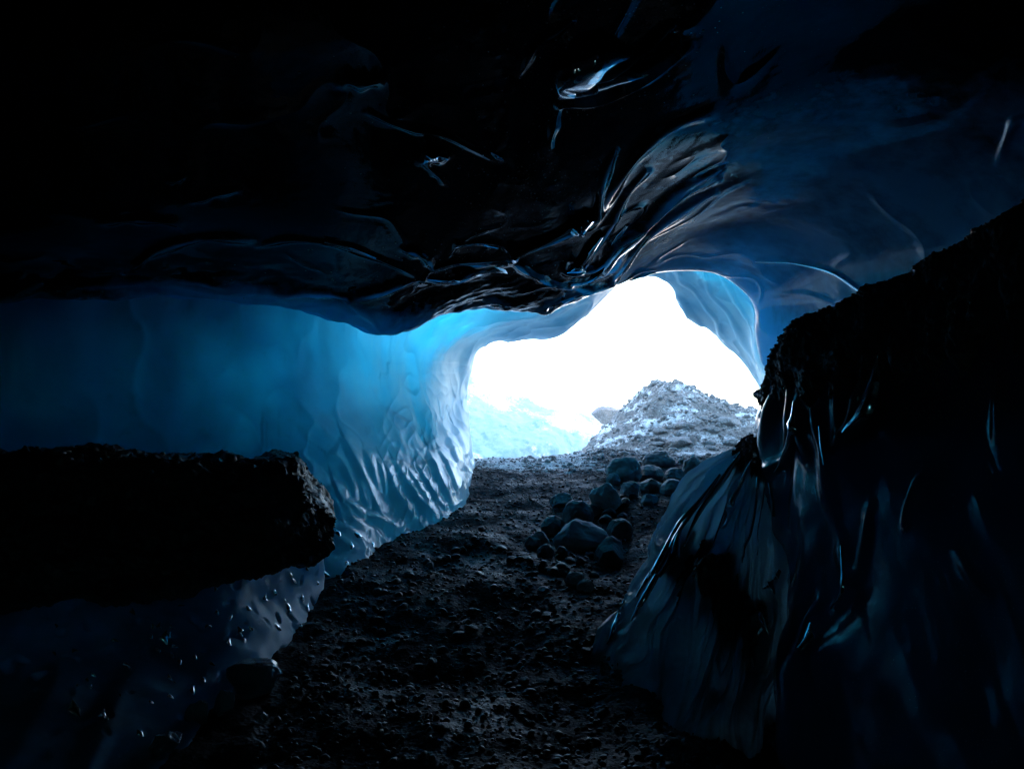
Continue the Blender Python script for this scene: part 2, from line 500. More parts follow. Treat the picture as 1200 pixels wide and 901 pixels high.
for line, w, amp in flutes:
    sl = smooth_line(line)
    lx = [a for a, b in sl]; ly = [b for a, b in sl]
    m = (PX > min(lx) - 75) & (PX < max(lx) + 75) & (PY > min(ly) - 75) & (PY < max(ly) + 75) & (row > 1.5) & (row < 6.9)
    dd, tt, sd_ = dist_polyline(PX[m], PY[m], sl, True)
    ww = np.where(sd_ > 0, 2.9 * w, 0.75 * w)                    # cusped on the inner side, open toward the mouth
    pr = np.exp(-(dd / ww) ** 1.6) * np.sin(np.pi * np.clip(tt * 0.9 + 0.05, 0, 1)) ** 0.6
    fm[m] = np.maximum(fm[m], pr * (sd_ > 0))
    h[m] = np.maximum(h[m], h[m] * 0.45 + amp * 1.15 * pr)
# scattered melt dimples below and around the flutes
dim = np.clip(perlin(np.stack([PX / 15.0, PY / 19.0, 0 * PX + 3], -1)) - 0.36, 0, 1)
zone2 = smooth(340, 400, PX) * smooth(590, 625, PY + 0.2 * (PX - 440)) * (row < 6.5)
zone3 = smooth(400, 440, PX) * smooth(430, 500, PY) * (1 - smooth(510, 540, PY)) * (row < 6.5)
h -= 0.10 * dim * (zone2 + 0.08 * zone3)
# shallow overlapping melt cups over the flank near the mouth
cup = 1 - np.abs(perlin(np.stack([PX / 13.0 + 0.6 * wv_w, PY / 22.0, 0 * PX + 7], -1)) * 1.6)
h += 0.020 * np.clip(cup, 0, 1) ** 3 * smooth(415, 500, PX) * (1 - smooth(548, 575, PX)) * smooth(395, 470, PY) * (row < 7)
# thin hanging rills on the right flank of the arch
rill = np.cos(2 * np.pi * ((PX - 0.62 * PY) / 26.0 + 0.5 * fbm(np.stack([PX / 60, PY / 60, 0 * PX], -1), 2)))
h += 0.025 * np.clip(rill, 0, 1) ** 2 * smooth(770, 800, PX) * (row > 4.5) * (row < 7.2)
P2 = P + Nn * h[..., None]
dirt = 0.05 + 0.10 * fbm(P * 0.9 + 11, 3)
dirt = np.where(row > 7.6, 0.02, dirt)
dirt = dirt + 1.0 * (1 - smooth(-0.4, 0.6, row))  # unseen back end made opaque to keep daylight out
glow = np.interp(row, [0.5, 1.0, 2.0, 3.0, 4.0, 5.0, 5.6, 6.6, 7.0, 7.4], [0.003, 0.008, 0.075, 0.34, 0.78, 0.80, 0.22, 0.10, 0.08, 0.05])  # light falloff laid in by hand: bright toward the mouth, dim far left
glow = glow * (1 - 0.45 * (1 - smooth(1.0, 2.6, row))) * (0.05 + 0.95 * smooth(345, 465, PY + 55 * smooth(2.0, 4.0, row) + 200 * smooth(4.4, 5.4, row))) 
glow = glow * np.clip(1 + 0.35 * fbm(P * 0.8 + 31, 3) + 0.32 * fbm(P * np.array([2.6, 2.6, 1.0]) + 12, 4) + 0.18 * fbm(P * np.array([7, 7, 3.0]) + 2, 3), 0.2, 2)
glow = np.where((PY < 325) & (row > 2.6) & (row < 5.5), 0.75, glow)  # hidden ice above the roof, opened to feed light to the crests
glow = np.where((PX > 930) & (row > 0.8) & (row < 5.0), 0.9 * smooth(370, 460, PY), glow)  # hidden right side made see-through to light the ridge and flow
dirt = np.where((PX > 930) & (row > 0.8) & (row < 5.0), -0.5, dirt)
glow = np.where((PY > 600) & (row < 2.6) & (PX < 600) & (row > 0.2), 0.9, glow)  # hidden ice behind the bank, made see-through to brighten the bank
lit_tone = np.interp(row, [2.0, 3.0, 4.0, 5.0, 6.0, 7.0], [0.0, 0.20, 0.75, 0.92, 0.90, 0.9]) * (1 + 0.25 * fbm(P * 1.6 + 3, 3))  # lighter colour toward the mouth stands in for its light
ft = smooth(575, 640, PY) * smooth(2.4, 3.0, row) * (1 - smooth(5.0, 6.0, row))
glow = glow * (1 - ft) + np.minimum(glow, 0.45) * ft
lit_tone = np.maximum(lit_tone, 0.5 * ft)  # wall foot lightened to look lit
glow = glow * (1 - 0.62 * smooth(535, 600, PX) * smooth(3.0, 4.5, row))
lit_tone = np.clip(np.maximum(lit_tone, 0.95 * fm), 0, 1.0)
glow = glow * (1 - 0.5 * fm)
matte = (1 - smooth(495, 545, PY)) * (0.85 - 0.25 * smooth(4.6, 5.8, row)) + 0.25 * smooth(5.0, 6.0, row) * smooth(495, 545, PY)
lit_tone = np.clip(lit_tone * (1 - 0.45 * smooth(560, 600, PX) * (1 - smooth(400, 430, PY))) * (1 + 0.35 * fbm(P * np.array([2.5, 2.5, 1.2]) + 8, 4)), 0, 1)
WALL = P2[::2, ::2].copy()
link('ice_wall', mesh_arrays('ice_wall', P2.reshape(-1, 3), grid_faces(*P2.shape[:2]), attrs={'dirt': dirt, 'glow': glow, 'lit_tone': lit_tone, 'matte': matte}), M_BLUE, kind='structure',
     label='glowing blue ice wall with fluted scallops beside the bright cave mouth', )

# ------------------------------------------------------------------ dark ceiling and right wall
rim = [(-700, 330, 5.0), (-300, 345, 5.8), (0, 352, 6.5), (130, 346, 6.9), (220, 349, 7.2), (280, 353, 7.4), (340, 362, 7.65), (400, 378, 7.9), (440, 391, 8.1), (478, 387, 8.3), (510, 372, 8.5),
       (560, 361, 8.8), (600, 363, 9.0), (640, 366, 9.2), (680, 351, 9.5), (710, 337, 9.7), (738, 326, 9.9), (765, 320, 10.1), (800, 317, 10.3), (840, 321, 10.5), (868, 336, 10.7), (885, 358, 10.8), (887, 390, 10.8), (893, 420, 10.8), (905, 452, 10.7), (912, 560, 10.7)]


def off(r, dx, dy, dd):
    return [(x + dx, y + dy, d + dd) for x, y, d in r]


fold1 = [(x + (6 if x > 860 else 0), y - (10 if x < 860 else 0), d + 0.28) for x, y, d in rim]
fold2 = [(x + (40 if x > 860 else 0), y - (62 if x < 860 else 10), d + 0.9) for x, y, d in rim]
ceil_rows = [
    fold2, fold1, rim,
    [(-700, 285, 4.8), (-300, 305, 5.5), (0, 318, 6.2), (130, 314, 6.5), (280, 320, 6.9), (400, 342, 7.4), (450, 352, 7.6), (500, 343, 7.9), (560, 334, 8.1), (640, 336, 8.5), (700, 315, 8.9), (745, 300, 9.2), (800, 292, 9.6), (850, 298, 9.8), (895, 322, 10.0), (918, 352, 10.1), (925, 395, 10.0), (932, 430, 9.9), (945, 560, 9.8)],
    [(-700, 210, 4.4), (-300, 235, 5.0), (0, 255, 5.5), (150, 250, 5.7), (300, 250, 6.0), (420, 262, 6.3), (500, 265, 6.6), (580, 262, 6.8), (660, 258, 7.1), (740, 240, 7.5), (820, 235, 8.0), (900, 250, 8.5), (970, 300, 8.8), (990, 360, 8.8), (1000, 430, 8.6), (1010, 570, 8.5)],
    [(-750, 60, 3.9), (-300, 100, 4.2), (0, 130, 4.6), (200, 125, 4.8), (400, 125, 5.0), (550, 130, 5.2), (700, 130, 5.5), (850, 140, 6.1), (1000, 180, 6.8), (1100, 270, 7.1), (1120, 360, 7.1), (1130, 450, 6.9), (1140, 620, 6.7)],
    [(-800, -150, 3.4), (-300, -50, 3.6), (0, -20, 3.8), (300, -30, 3.9), (600, -40, 4.0), (850, -30, 4.5), (1050, 40, 5.2), (1230, 170, 5.6), (1300, 330, 5.6), (1310, 480, 5.4), (1320, 700, 5.2)],
    [(-1400, -500, 2.6), (-700, -560, 2.5), (0, -620, 2.4), (600, -640, 2.4), (1200, -500, 2.8), (1700, -100, 3.4), (1900, 300, 3.5), (1900, 700, 3.4), (1900, 1100, 3.3)],
    [('w', -4.2, -2.0, 0.3, -2000, -900), ('w', -3.2, -2.2, 3.2, -1500, -1500), ('w', -1.5, -2.4, 4.1, -500, -1500), ('w', 0.0, -2.4, 4.3, 600, -1500), ('w', 1.8, -2.4, 4.0, 1500, -1500), ('w', 3.4, -2.2, 3.0, 2300, -1500), ('w', 4.3, -2.0, 1.2, 2500, -500), ('w', 4.4, -2.0, -0.6, 2500, 900)],
]
G, tv = loft(ceil_rows, [14, 14, 110, 150, 170, 120, 30, 20], 1500)
P = G[..., :3]; PX = G[..., 3]; PY = G[..., 4]
Nn = toward_eye(P, normals(P))
row = tv[:, None] + 0 * PX
body = smooth(1.7, 2.5, row)
h = 0.035 * fbm(P * 0.7 + 21.0, 2) * body
# broad scallop cells with sharp crests, stretched along the flow of melt air
q = np.stack([(P[..., 0] * 0.9 + P[..., 1] * 0.35) * 1.15, (P[..., 1] * 0.9 - P[..., 0] * 0.35) * 0.8, P[..., 2] * 0.8], -1)
cell = 1 - np.abs(fbm(q + 4.0, 2))
cr = np.clip((cell - 0.80) / 0.20, 0, 1) ** 2
h += 0.014 * cr * body * smooth(0.1, 0.5, fbm(P * 0.9 + 33, 2) + 0.25)
h += 0.0012 * fbm(P * 7.0, 2) * body
h += 0.045 * fbm(P * 2.3 + 50, 3) * smooth(0.6, 1.6, row) * (1 - smooth(2.6, 3.6, row)) * (1 - smooth(640, 720, PX))
# crests and runnels seen in the roof: (line, width px, height m)
# a lens shaped melt pocket high in the roof whose level floor mirrors the mouth
yu = np.interp(PX, [655, 690, 735, 778], [118, 91, 69, 38]); yl = np.interp(PX, [655, 700, 745, 798], [123, 118, 99, 62])
tp = (PY - yu) / np.maximum(yl - yu, 1)
h -= 0.115 * np.clip(tp, 0, 1) * (tp < 1.0) * (PX > 655) * (PX < 785) * (row > 2) * (0.55 + 0.45 * (1 - smooth(690, 770, PX)) + 0.25 * perlin(np.stack([PX / 16, PY / 9, 0 * PX], -1)))
crests = [
    ([(700, 248), (680, 262), (650, 280), (605, 300), (598, 304)], 5, .05),
    ([(598, 304), (570, 309), (540, 308), (510, 315)], 5, .05), ([(598, 308), (560, 318), (530, 329), (495, 326)], 5, .05),
    ([(600, 300), (585, 288), (560, 285), (535, 288)], 4, .03), ([(598, 306), (625, 322), (650, 335)], 6, .05),
    ([(510, 315), (495, 300), (470, 292)], 6, .04), ([(495, 326), (440, 302), (400, 287), (345, 280), (300, 290)], 5, .03),
    ([(300, 283), (240, 280), (180, 298), (150, 318)], 7, .04), ([(470, 332), (420, 350), (370, 345), (300, 343), (190, 340)], 7, .04),
    ([(495, 326), (450, 340), (410, 352), (430, 372), (444, 388)], 6, .04), ([(300, 345), (220, 330), (150, 335), (60, 340)], 8, .03),
    ([(845, 200), (800, 222), (760, 252), (735, 285), (712, 318), (665, 335)], 6, .06),
    ([(838, 225), (790, 252), (752, 283), (722, 318), (717, 330)], 6, .06),
    ([(840, 210), (780, 238), (740, 275), (700, 312), (665, 318), (664, 308)], 5, .06),
    ([(760, 200), (735, 225), (715, 258), (697, 290), (680, 314), (662, 320)], 5, .05),
    ([(835, 130), (790, 145), (750, 175), (722, 215), (700, 250)], 8, .05), ([(720, 175), (705, 215), (695, 255), (668, 272)], 6, .05),
    ([(655, 120), (690, 92), (735, 70), (775, 38)], 5, .07), ([(655, 122), (700, 117), (745, 98), (795, 62)], 6, .07), ([(662, 118), (705, 85), (730, 70)], 5, .05),
    ([(600, 350), (640, 335), (690, 340), (720, 333), (760, 322)], 5, .04), ([(640, 362), (680, 345), (700, 335)], 5, .03),
    ([(640, 180), (648, 150), (655, 122)], 7, .03), ([(430, 130), (480, 150), (520, 158), (585, 185)], 5, .025), ([(527, 180), (508, 184), (492, 188)], 9, .035), ([(500, 192), (512, 202), (524, 214)], 5, .02),
    ([(400, 95), (425, 98), (450, 92)], 8, .03), ([(605, 90), (620, 60), (660, 35)], 6, .03),
    ([(120, 262), (160, 258), (210, 262)], 7, .03), ([(195, 210), (215, 207)], 6, .03), ([(225, 235), (250, 226), (280, 222)], 6, .03),
    ([(890, 305), (950, 310), (990, 325), (1012, 343)], 4, .025), ([(900, 345), (945, 345), (975, 355)], 5, .02), ([(1155, 190), (1180, 145), (1200, 135)], 7, .03),
]
cm = np.zeros(PX.shape)  # crest lines to be tinted and cleared so they read as glints
for line, w, amp in crests:
    sl = smooth_line(line)
    lx = [a for a, b in sl]; ly = [b for a, b in sl]
    m = (PX > min(lx) - 40) & (PX < max(lx) + 40) & (PY > min(ly) - 40) & (PY < max(ly) + 40) & (row > 1.6) & (row < 7.2)
    if not m.any():
        continue
    dd, tt = dist_polyline(PX[m], PY[m], sl)
    ww = 0.72 * w * (0.75 + 0.5 * np.sin(tt * 7 + w) ** 2)
    cm[m] = np.maximum(cm[m], np.exp(-(dd / (0.42 * ww)) ** 2) * np.sin(np.pi * np.clip(tt * 0.94 + 0.03, 0, 1)) ** 0.5 * (0.55 + 0.45 * np.sin(tt * 11 + 3 * w)) * smooth(0.02, 0.05, amp))
    h[m] += amp * np.exp(-(dd / ww) ** 2) * (np.sin(np.pi * np.clip(tt * 0.94 + 0.03, 0, 1)) ** 0.5)
P2 = P + Nn * h[..., None]
# sediment: heavy over the roof, clearer blue ice down the right flank
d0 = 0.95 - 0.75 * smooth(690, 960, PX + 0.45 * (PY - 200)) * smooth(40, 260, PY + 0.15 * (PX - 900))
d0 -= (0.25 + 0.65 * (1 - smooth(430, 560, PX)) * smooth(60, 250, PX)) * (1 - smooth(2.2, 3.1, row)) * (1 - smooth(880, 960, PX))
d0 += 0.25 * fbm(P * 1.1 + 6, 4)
glow = 0.032 + 0.045 * smooth(200, 330, PY) + 0.2 * smooth(310, 440, PY) * smooth(840, 900, PX)  # glow raised by hand toward the right rim of the mouth
glow = np.maximum(glow, 0.30 * (1 - smooth(430, 600, PX)) * (1 - smooth(2.3, 3.4, row)) * 1.5)
glow = np.where((row < 2.0) & (PX < 600), 0.95, glow)
glow = glow + 0.45 * smooth(820, 900, PX) * (1 - smooth(2.2, 4.0, row)) * smooth(300, 400, PY)
glow = glow + 0.14 * smooth(800, 880, PX) * (1 - smooth(3.0, 4.6, row)) 
low = smooth(15, 50, PY - np.interp(PX, [890, 905, 936, 1000, 1100, 1200, 1400], [470, 455, 395, 354, 312, 252, 125])) * (PX > 905) * (PX < 1330) * (row > 2)  # flank hidden by the ridge, opened as a backlight for the flow
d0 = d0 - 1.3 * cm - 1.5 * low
glow = np.maximum(glow, 0.9 * low)
glow = np.maximum(glow, 0.85 * cm * smooth(150, 290, PY))
link('ice_ceiling', mesh_arrays('ice_ceiling', P2.reshape(-1, 3), grid_faces(*P2.shape[:2]), attrs={'dirt': d0, 'glow': glow, 'lit_tone': np.clip(0.8 * cm + 0.6 * smooth(830, 900, PX) * (1 - smooth(2.2, 4.0, row)) * smooth(310, 400, PY), 0, 1)}), M_CEIL, kind='structure',
     label='black sediment rich ice roof with narrow crests tinted to shine above the mouth')

ceil_obj = bpy.data.objects['ice_ceiling']
gr = np.random.default_rng(77)
gi = []
for cx, cy, sx, sy, n in [(640, 225, 45, 28, 260), (720, 25, 60, 18, 120), (560, 290, 60, 25, 110), (690, 100, 45, 25, 120), (500, 330, 90, 20, 120), (600, 150, 110, 60, 160)]:
    for k in range(n):
        x, y = gr.normal(cx, sx), gr.normal(cy, sy)
        gi.append((x, y))
gi = np.array(gi)
sub = slice(40, 560, 2)
fx, fy = PX[sub, ::3].ravel(), PY[sub, ::3].ravel()
fp, fn = P2[sub, ::3].reshape(-1, 3), Nn[sub, ::3].reshape(-1, 3)
pick = [int(np.argmin((fx - x) ** 2 + (fy - y) ** 2)) for x, y in gi]
gsz = gr.uniform(0.004, 0.010, len(pick))
GRIT = (fp[pick] + fn[pick] * 0.001 + gr.normal(0, 0.01, (len(pick), 3)) * np.array([1, 1, 0]), gsz)

CEIL = P2[::2, ::2].copy()

# ------------------------------------------------------------------ glacier body over and behind the cave
def glacier_body():
    nu, nv = 60, 80
    u = np.linspace(0, 1, nu)                    # from mouth back
    v = np.linspace(-0.12, 1.12, nv) * math.pi
    U, V = np.meshgrid(u, v, indexing='ij')
    yy = 16.8 - 26.0 * U
    r = np.sqrt(np.clip(1 - (np.clip(U - 0.45, 0, 1) / 0.55) ** 2, 0, 1))
    x = np.cos(V) * 17 * r
    z = np.sin(V) * 13 * r + 0.2
    p = np.stack([x, yy, z], -1)
    p = p + normals(p) * (0.6 * fbm(p * 0.3, 3))[..., None]
    return p


gb = glacier_body()
link('glacier', mesh_arrays('glacier', gb.reshape(-1, 3), grid_faces(*gb.shape[:2])), M_BODY, kind='structure', label='body of the glacier that holds the cave')

# ------------------------------------------------------------------ rocks toolkit
def icosphere(sub):
    import bmesh
    bm = bmesh.new()
    bmesh.ops.create_icosphere(bm, subdivisions=sub, radius=1.0)
    bm.verts.ensure_lookup_table()
    v = np.array([q.co[:] for q in bm.verts]); f = np.array([[w.index for w in q.verts] for q in bm.faces])
    bm.free()
    return v, f


ICO = {k: icosphere(k) for k in (1, 2, 3, 4, 5)}


def rock_shape(seed, sub=4, angular=0.5, cuts=9, noise=0.12):
    r = np.random.default_rng(seed)
    v = ICO[sub][0].copy()
    for _ in range(cuts):
        n = r.normal(size=3); n /= np.linalg.norm(n)
        d = r.uniform(1 - 0.58 * angular, 0.93)
        e = np.maximum(0, v @ n - d)
        v = v - 0.92 * e[:, None] * n
    off_ = r.uniform(0, 50, 3)
    v = v * (1 + noise * fbm(v * 1.4 + off_, 3) + 0.03 * fbm(v * 6 + off_, 3))[:, None]
    return v


def rot_z(v, a):
    c, s = math.cos(a), math.sin(a)
    return v @ np.array([[c, s, 0], [-s, c, 0], [0, 0, 1]])


def pebble_cloud(name, pos, size, sub, seed, nshapes=14, flat=0.65, angular=0.9):
    """many small stones as one mesh"""
    r = np.random.default_rng(seed)
    shapes = [rock_shape(seed * 100 + k, sub, angular, 7, 0.18) for k in range(nshapes)]
    f = ICO[sub][1]
    nv = len(ICO[sub][0])
    V = np.empty((len(pos), nv, 3))
    which = r.integers(0, nshapes, len(pos))
    A = r.uniform(0, 2 * math.pi, len(pos)); B = r.normal(0, 0.35, len(pos))
    asp = r.uniform(0.65, 1.35, (len(pos), 3)) * np.array([1, 1, flat])
    for k in range(nshapes):
        m = which == k
        s = shapes[k][None] * asp[m][:, None] * size[m][:, None, None]
        cb, sb = np.cos(B[m])[:, None], np.sin(B[m])[:, None]
        y = s[..., 1] * cb - s[..., 2] * sb; z = s[..., 1] * sb + s[..., 2] * cb
        ca, sa = np.cos(A[m])[:, None], np.sin(A[m])[:, None]
        x = s[..., 0] * ca - y * sa; y2 = s[..., 0] * sa + y * ca
        V[m] = np.stack([x, y2, z], -1) + pos[m][:, None]
    F = (f[None] + (np.arange(len(pos)) * nv)[:, None, None]).reshape(-1, 3)
    return V.reshape(-1, 3), F


V, F = pebble_cloud('roof_grit', GRIT[0], GRIT[1], 1, 91, angular=1.1)
link('roof_grit', mesh_arrays('roof_grit', V, F, smooth_shade=False), stone_material('mineral_grit', (0.30, 0.26, 0.22), (0.5, 0.46, 0.4), 0.25), parent=ceil_obj, kind='stuff')

# ------------------------------------------------------------------ gravel ledge on the left and the ice bank under it
def section_loft(name, rows, steps, nc, disp, mat, **kw):
    G, tv = loft(rows, steps, nc)
    P = G[..., :3]
    Nn = toward_eye(P, normals(P))
    out = disp(P, Nn, G[..., 3], G[..., 4], tv[:, None] + 0 * G[..., 3])
    P2, attrs = out
    return P2, link(name, mesh_arrays(name, P2.reshape(-1, 3), grid_faces(*P2.shape[:2]), attrs=attrs), mat, **kw)


ledge_top_back = [(-700, 530, 7.0), (-200, 532, 7.0), (0, 536, 7.2), (100, 536, 7.2), (200, 538, 7.3), (300, 542, 7.3), (345, 535, 7.0), (362, 560, 6.6), (385, 600, 6.4), (388, 625, 6.3)]
ledge_top = [(-700, 522, 4.2), (-200, 530, 4.4), (0, 537, 4.7), (60, 534, 4.8), (150, 535, 4.95), (230, 537, 5.1), (295, 542, 5.25), (335, 541, 5.35), (356, 556, 5.4), (362, 570, 5.4), (378, 588, 5.4), (390, 604, 5.35)]
ledge_face = [(-700, 560, 3.7), (-200, 575, 4.0), (0, 585, 4.3), (100, 585, 4.5), (200, 585, 4.7), (280, 590, 4.85), (340, 598, 5.0), (372, 606, 5.15), (394, 615, 5.25)]
ledge_low = [(-700, 680, 3.4), (-200, 670, 3.7), (0, 668, 4.0), (100, 660, 4.2), (200, 652, 4.45), (280, 648, 4.65), (340, 645, 4.9), (375, 638, 5.1), (392, 630, 5.2)]
ledge_bot = [(-700, 800, 3.45), (-200, 755, 3.7), (0, 722, 4.0), (100, 705, 4.25), (200, 690, 4.5), (280, 675, 4.75), (340, 660, 5.0), (372, 648, 5.2), (386, 638, 5.25)]
ledge_back = [(-700, 660, 5.5), (-200, 640, 5.6), (0, 625, 5.8), (100, 620, 6.0), (200, 618, 6.2), (280, 618, 6.3), (340, 618, 6.4), (370, 618, 6.4), (380, 622, 6.3)]


def ledge_disp(P, Nn, PX, PY, row):
    h = 0.07 * fbm(P * 2.2 + 8, 4) + 0.030 * fbm(P * 9.0, 3) + 0.022 * np.abs(perlin(P * 26.0))
    h += 0.035 * np.sin(P[..., 2] * 38 + 3 * fbm(P * 1.5, 2)) * smooth(1.3, 2.2, row) * (1 - smooth(3.5, 4.2, row)) * 0.4
    return P + Nn * h[..., None], {}


LP, ledge = section_loft('gravel_ledge', [ledge_top_back, ledge_top, ledge_face, ledge_low, ledge_bot, ledge_back], [40, 60, 60, 60, 40], 560, ledge_disp, M_LEDGE,
                         label='black frozen gravel ledge jutting out over dark ice on the left', cat='ledge')
# grit frozen into the ledge
rr = np.random.default_rng(4)
ii = rr.integers(20, 190, 2600); jj = rr.integers(120, 560, 2600)
sz = 0.010 + 0.022 * rr.power(0.5, 2600) ** 3
V, F = pebble_cloud('grit', LP[ii, jj], sz, 1, 21)
V0, F0 = pebble_cloud('grit', LP[rr.integers(44, 62, 60), rr.integers(150, 500, 60)], rr.uniform(0.02, 0.05, 60), 2, 22)
link('embedded_grit', mesh_arrays('grit', V, F), M_LEDGE, parent=ledge, kind='stuff')
link('edge_stones', mesh_arrays('edge_stones', V0, F0), M_LEDGE, parent=ledge, kind='stuff')

bank_rows = [
    [(-800, 640, 3.9), (-300, 640, 4.1), (0, 640, 4.5), (150, 640, 4.9), (260, 630, 5.3), (340, 600, 5.9), (390, 590, 6.8)],
    [(-800, 780, 3.5), (-300, 760, 3.8), (0, 735, 4.2), (150, 712, 4.6), (260, 690, 5.0), (340, 668, 5.6), (388, 640, 6.6)],
    [(-800, 950, 2.9), (-300, 900, 3.2), (0, 840, 3.7), (120, 800, 4.1), (240, 760, 4.6), (330, 720, 5.3), (385, 675, 6.4)],
    [(-800, 1400, 2.0), (-300, 1250, 2.3), (0, 1050, 2.9), (195, 905, 3.6), (262, 835, 4.2), (330, 775, 4.95), (378, 725, 5.8)],
    [(-700, 1600, 1.9), (-200, 1400, 2.2), (30, 1120, 2.9), (215, 960, 3.6), (280, 880, 4.2), (345, 810, 4.95), (395, 750, 5.8)],
]


def bank_disp(P, Nn, PX, PY, row):
    h = 0.06 * fbm(P * 1.4 + 4, 3)
    # vertical undulations and thumb-sized melt dimples
    h += 0.045 * fbm(np.stack([PX / 60 + PY / 150, PY / 260, 0 * PX], -1) + 2, 2)
    dim = np.clip(perlin(P * np.array([11.0, 11.0, 8.0]) + 3.3) - 0.40, 0, 1)
    h -= 0.11 * dim
    d = 0.42 - 0.7 * smooth(150, 380, PX) + 0.3 * fbm(P * 1.2 + 9, 3)
    return P + Nn * h[..., None], {'dirt': d, 'glow': 0.45 + 0 * d, 'matte': 0.75 + 0 * d}


BP, bank = section_loft('ice_bank', bank_rows, [50, 90, 110, 20], 560, bank_disp, ice_material('bank_ice', (0.11, 0.40, 0.60), (0.18, 0.50, 0.68), (0.008, 0.012, 0.018), rough=0.10, bubbles=0.35, grain=0.18, through=(0.08, 0.4, 0.7)),
                        label='dark clear ice bank with bright melt dimples under the gravel ledge', cat='ice bank')

# ------------------------------------------------------------------ ice ridge on the right
ridge_rows = [   # left behind -> nose -> right ; each column from crest down
    [(960, 425, 7.2), (975, 500, 7.2), (985, 600, 7.2), (985, 760, 7.0)],
    [(905, 452, 6.2), (915, 500, 6.2), (925, 560, 6.1), (935, 640, 5.9), (935, 760, 5.4)],
    [(895, 462, 5.6), (897, 500, 5.55), (903, 555, 5.45), (912, 620, 5.1), (915, 700, 4.6), (915, 800, 4.0), (920, 980, 3.4)],
    [(904, 430, 5.25), (908, 470, 5.15), (918, 540, 4.95), (928, 620, 4.6), (945, 700, 4.2), (960, 800, 3.8), (985, 980, 3.2)],
    [(936, 393, 4.95), (938, 440, 4.75), (945, 520, 4.5), (965, 620, 4.25), (985, 720, 3.9), (1010, 820, 3.5), (1040, 1000, 3.0)],
    [(1000, 352, 4.5), (1005, 420, 4.25), (1015, 520, 4.0), (1030, 630, 3.75), (1050, 740, 3.45), (1070, 860, 3.1), (1090, 1060, 2.7)],
    [(1100, 310, 4.0), (1105, 400, 3.75), (1115, 520, 3.5), (1125, 650, 3.25), (1140, 800, 2.95), (1150, 950, 2.6), (1170, 1150, 2.35)],
    [(1200, 250, 3.55), (1205, 360, 3.3), (1212, 500, 3.1), (1220, 660, 2.85), (1230, 840, 2.6), (1240, 1030, 2.3), (1250, 1250, 2.1)],
    [(1400, 120, 2.9), (1405, 300, 2.7), (1410, 500, 2.5), (1415, 700, 2.35), (1420, 950, 2.1), (1430, 1200, 1.9), (1440, 1500, 1.7)],
    [(1900, -60, 2.1), (1900, 250, 1.9), (1900, 600, 1.8), (1900, 900, 1.7), (1900, 1300, 1.5), (1900, 1800, 1.3)],
]
G, tv = loft(ridge_rows, [20, 30, 34, 60, 80, 110, 100, 60, 40], 420)
P = G[..., :3]; PX = G[..., 3]; PY = G[..., 4]
Nn = toward_eye(P, normals(P))
row = tv[:, None] + 0 * PX
col = np.linspace(0, 1, P.shape[1])[None] + 0 * PX
h = (0.09 - 0.055 * smooth(960, 1060, PX)) * fbm(P * 1.1 + 14, 3)
h += 0.005 * fbm(np.stack([PX / 40 - PY / 130, PY / 260, 0 * PX], -1) + 7, 3)
ridge_crests = [
    ([(1030, 415), (1015, 450), (1000, 490), (975, 525)], 6, .07), ([(925, 440), (928, 490), (920, 530), (902, 555)], 5, .06),
    ([(950, 470), (962, 520), (970, 570), (985, 640)], 7, .04), ([(905, 560), (905, 600), (915, 640)], 6, .05),
    ([(1080, 560), (1072, 590), (1062, 620)], 6, .05), ([(1015, 590), (1012, 640), (1000, 690)], 6, .04),
    ([(985, 640), (995, 680), (975, 715)], 7, .05), ([(955, 700), (945, 735), (935, 765)], 7, .05), ([(1165, 430), (1172, 470), (1168, 520)], 8, .03),
    ([(1000, 420), (985, 470), (978, 520)], 6, .04), ([(940, 455), (935, 500), (943, 545)], 6, .04), ([(1120, 640), (1150, 690), (1165, 700)], 7, .02), ([(915, 445), (903, 480), (899, 520), (905, 560)], 5, .05),
]
for line, w, amp in ridge_crests:
    sl = smooth_line(line)
    dd, tt = dist_polyline(PX, PY, sl)
    h += amp * np.exp(-(dd / w) ** 2) * np.sin(np.pi * np.clip(tt, 0.02, 0.98)) ** 0.6
P2 = P + Nn * h[..., None]
cap_edge = 0.15 + 0.05 * fbm(np.stack([PX / 30, 0 * PX, 0 * PX], -1), 3) + 0.02 * fbm(np.stack([PX / 8, PY / 30, 0 * PX], -1), 2)
cap_edge *= smooth(890, 960, PX) * 0.75 + 0.25
dirt = -0.55 + 0.10 * fbm(np.stack([PX / 80, PY / 240, 0 * PX], -1) + 3, 3)
rcm = np.zeros(PX.shape)
for line, w, amp in ridge_crests:
    dd, tt = dist_polyline(PX, PY, smooth_line(line))
    rcm = np.maximum(rcm, np.exp(-(dd / (0.5 * w)) ** 2) * np.sin(np.pi * tt) * (amp > 0.03))
dirt = dirt - 0.6 * rcm
ridge = link('ice_ridge', mesh_arrays('ice_ridge', P2.reshape(-1, 3), grid_faces(*P2.shape[:2]), attrs={'dirt': dirt, 'glow': 0.22 + 0 * PX}), M_CLEAR,
             label='tall dark glassy ice ridge filling the right side, topped with black grit', cat='ice ridge')
RIDGE = P2[::2, ::2].copy()
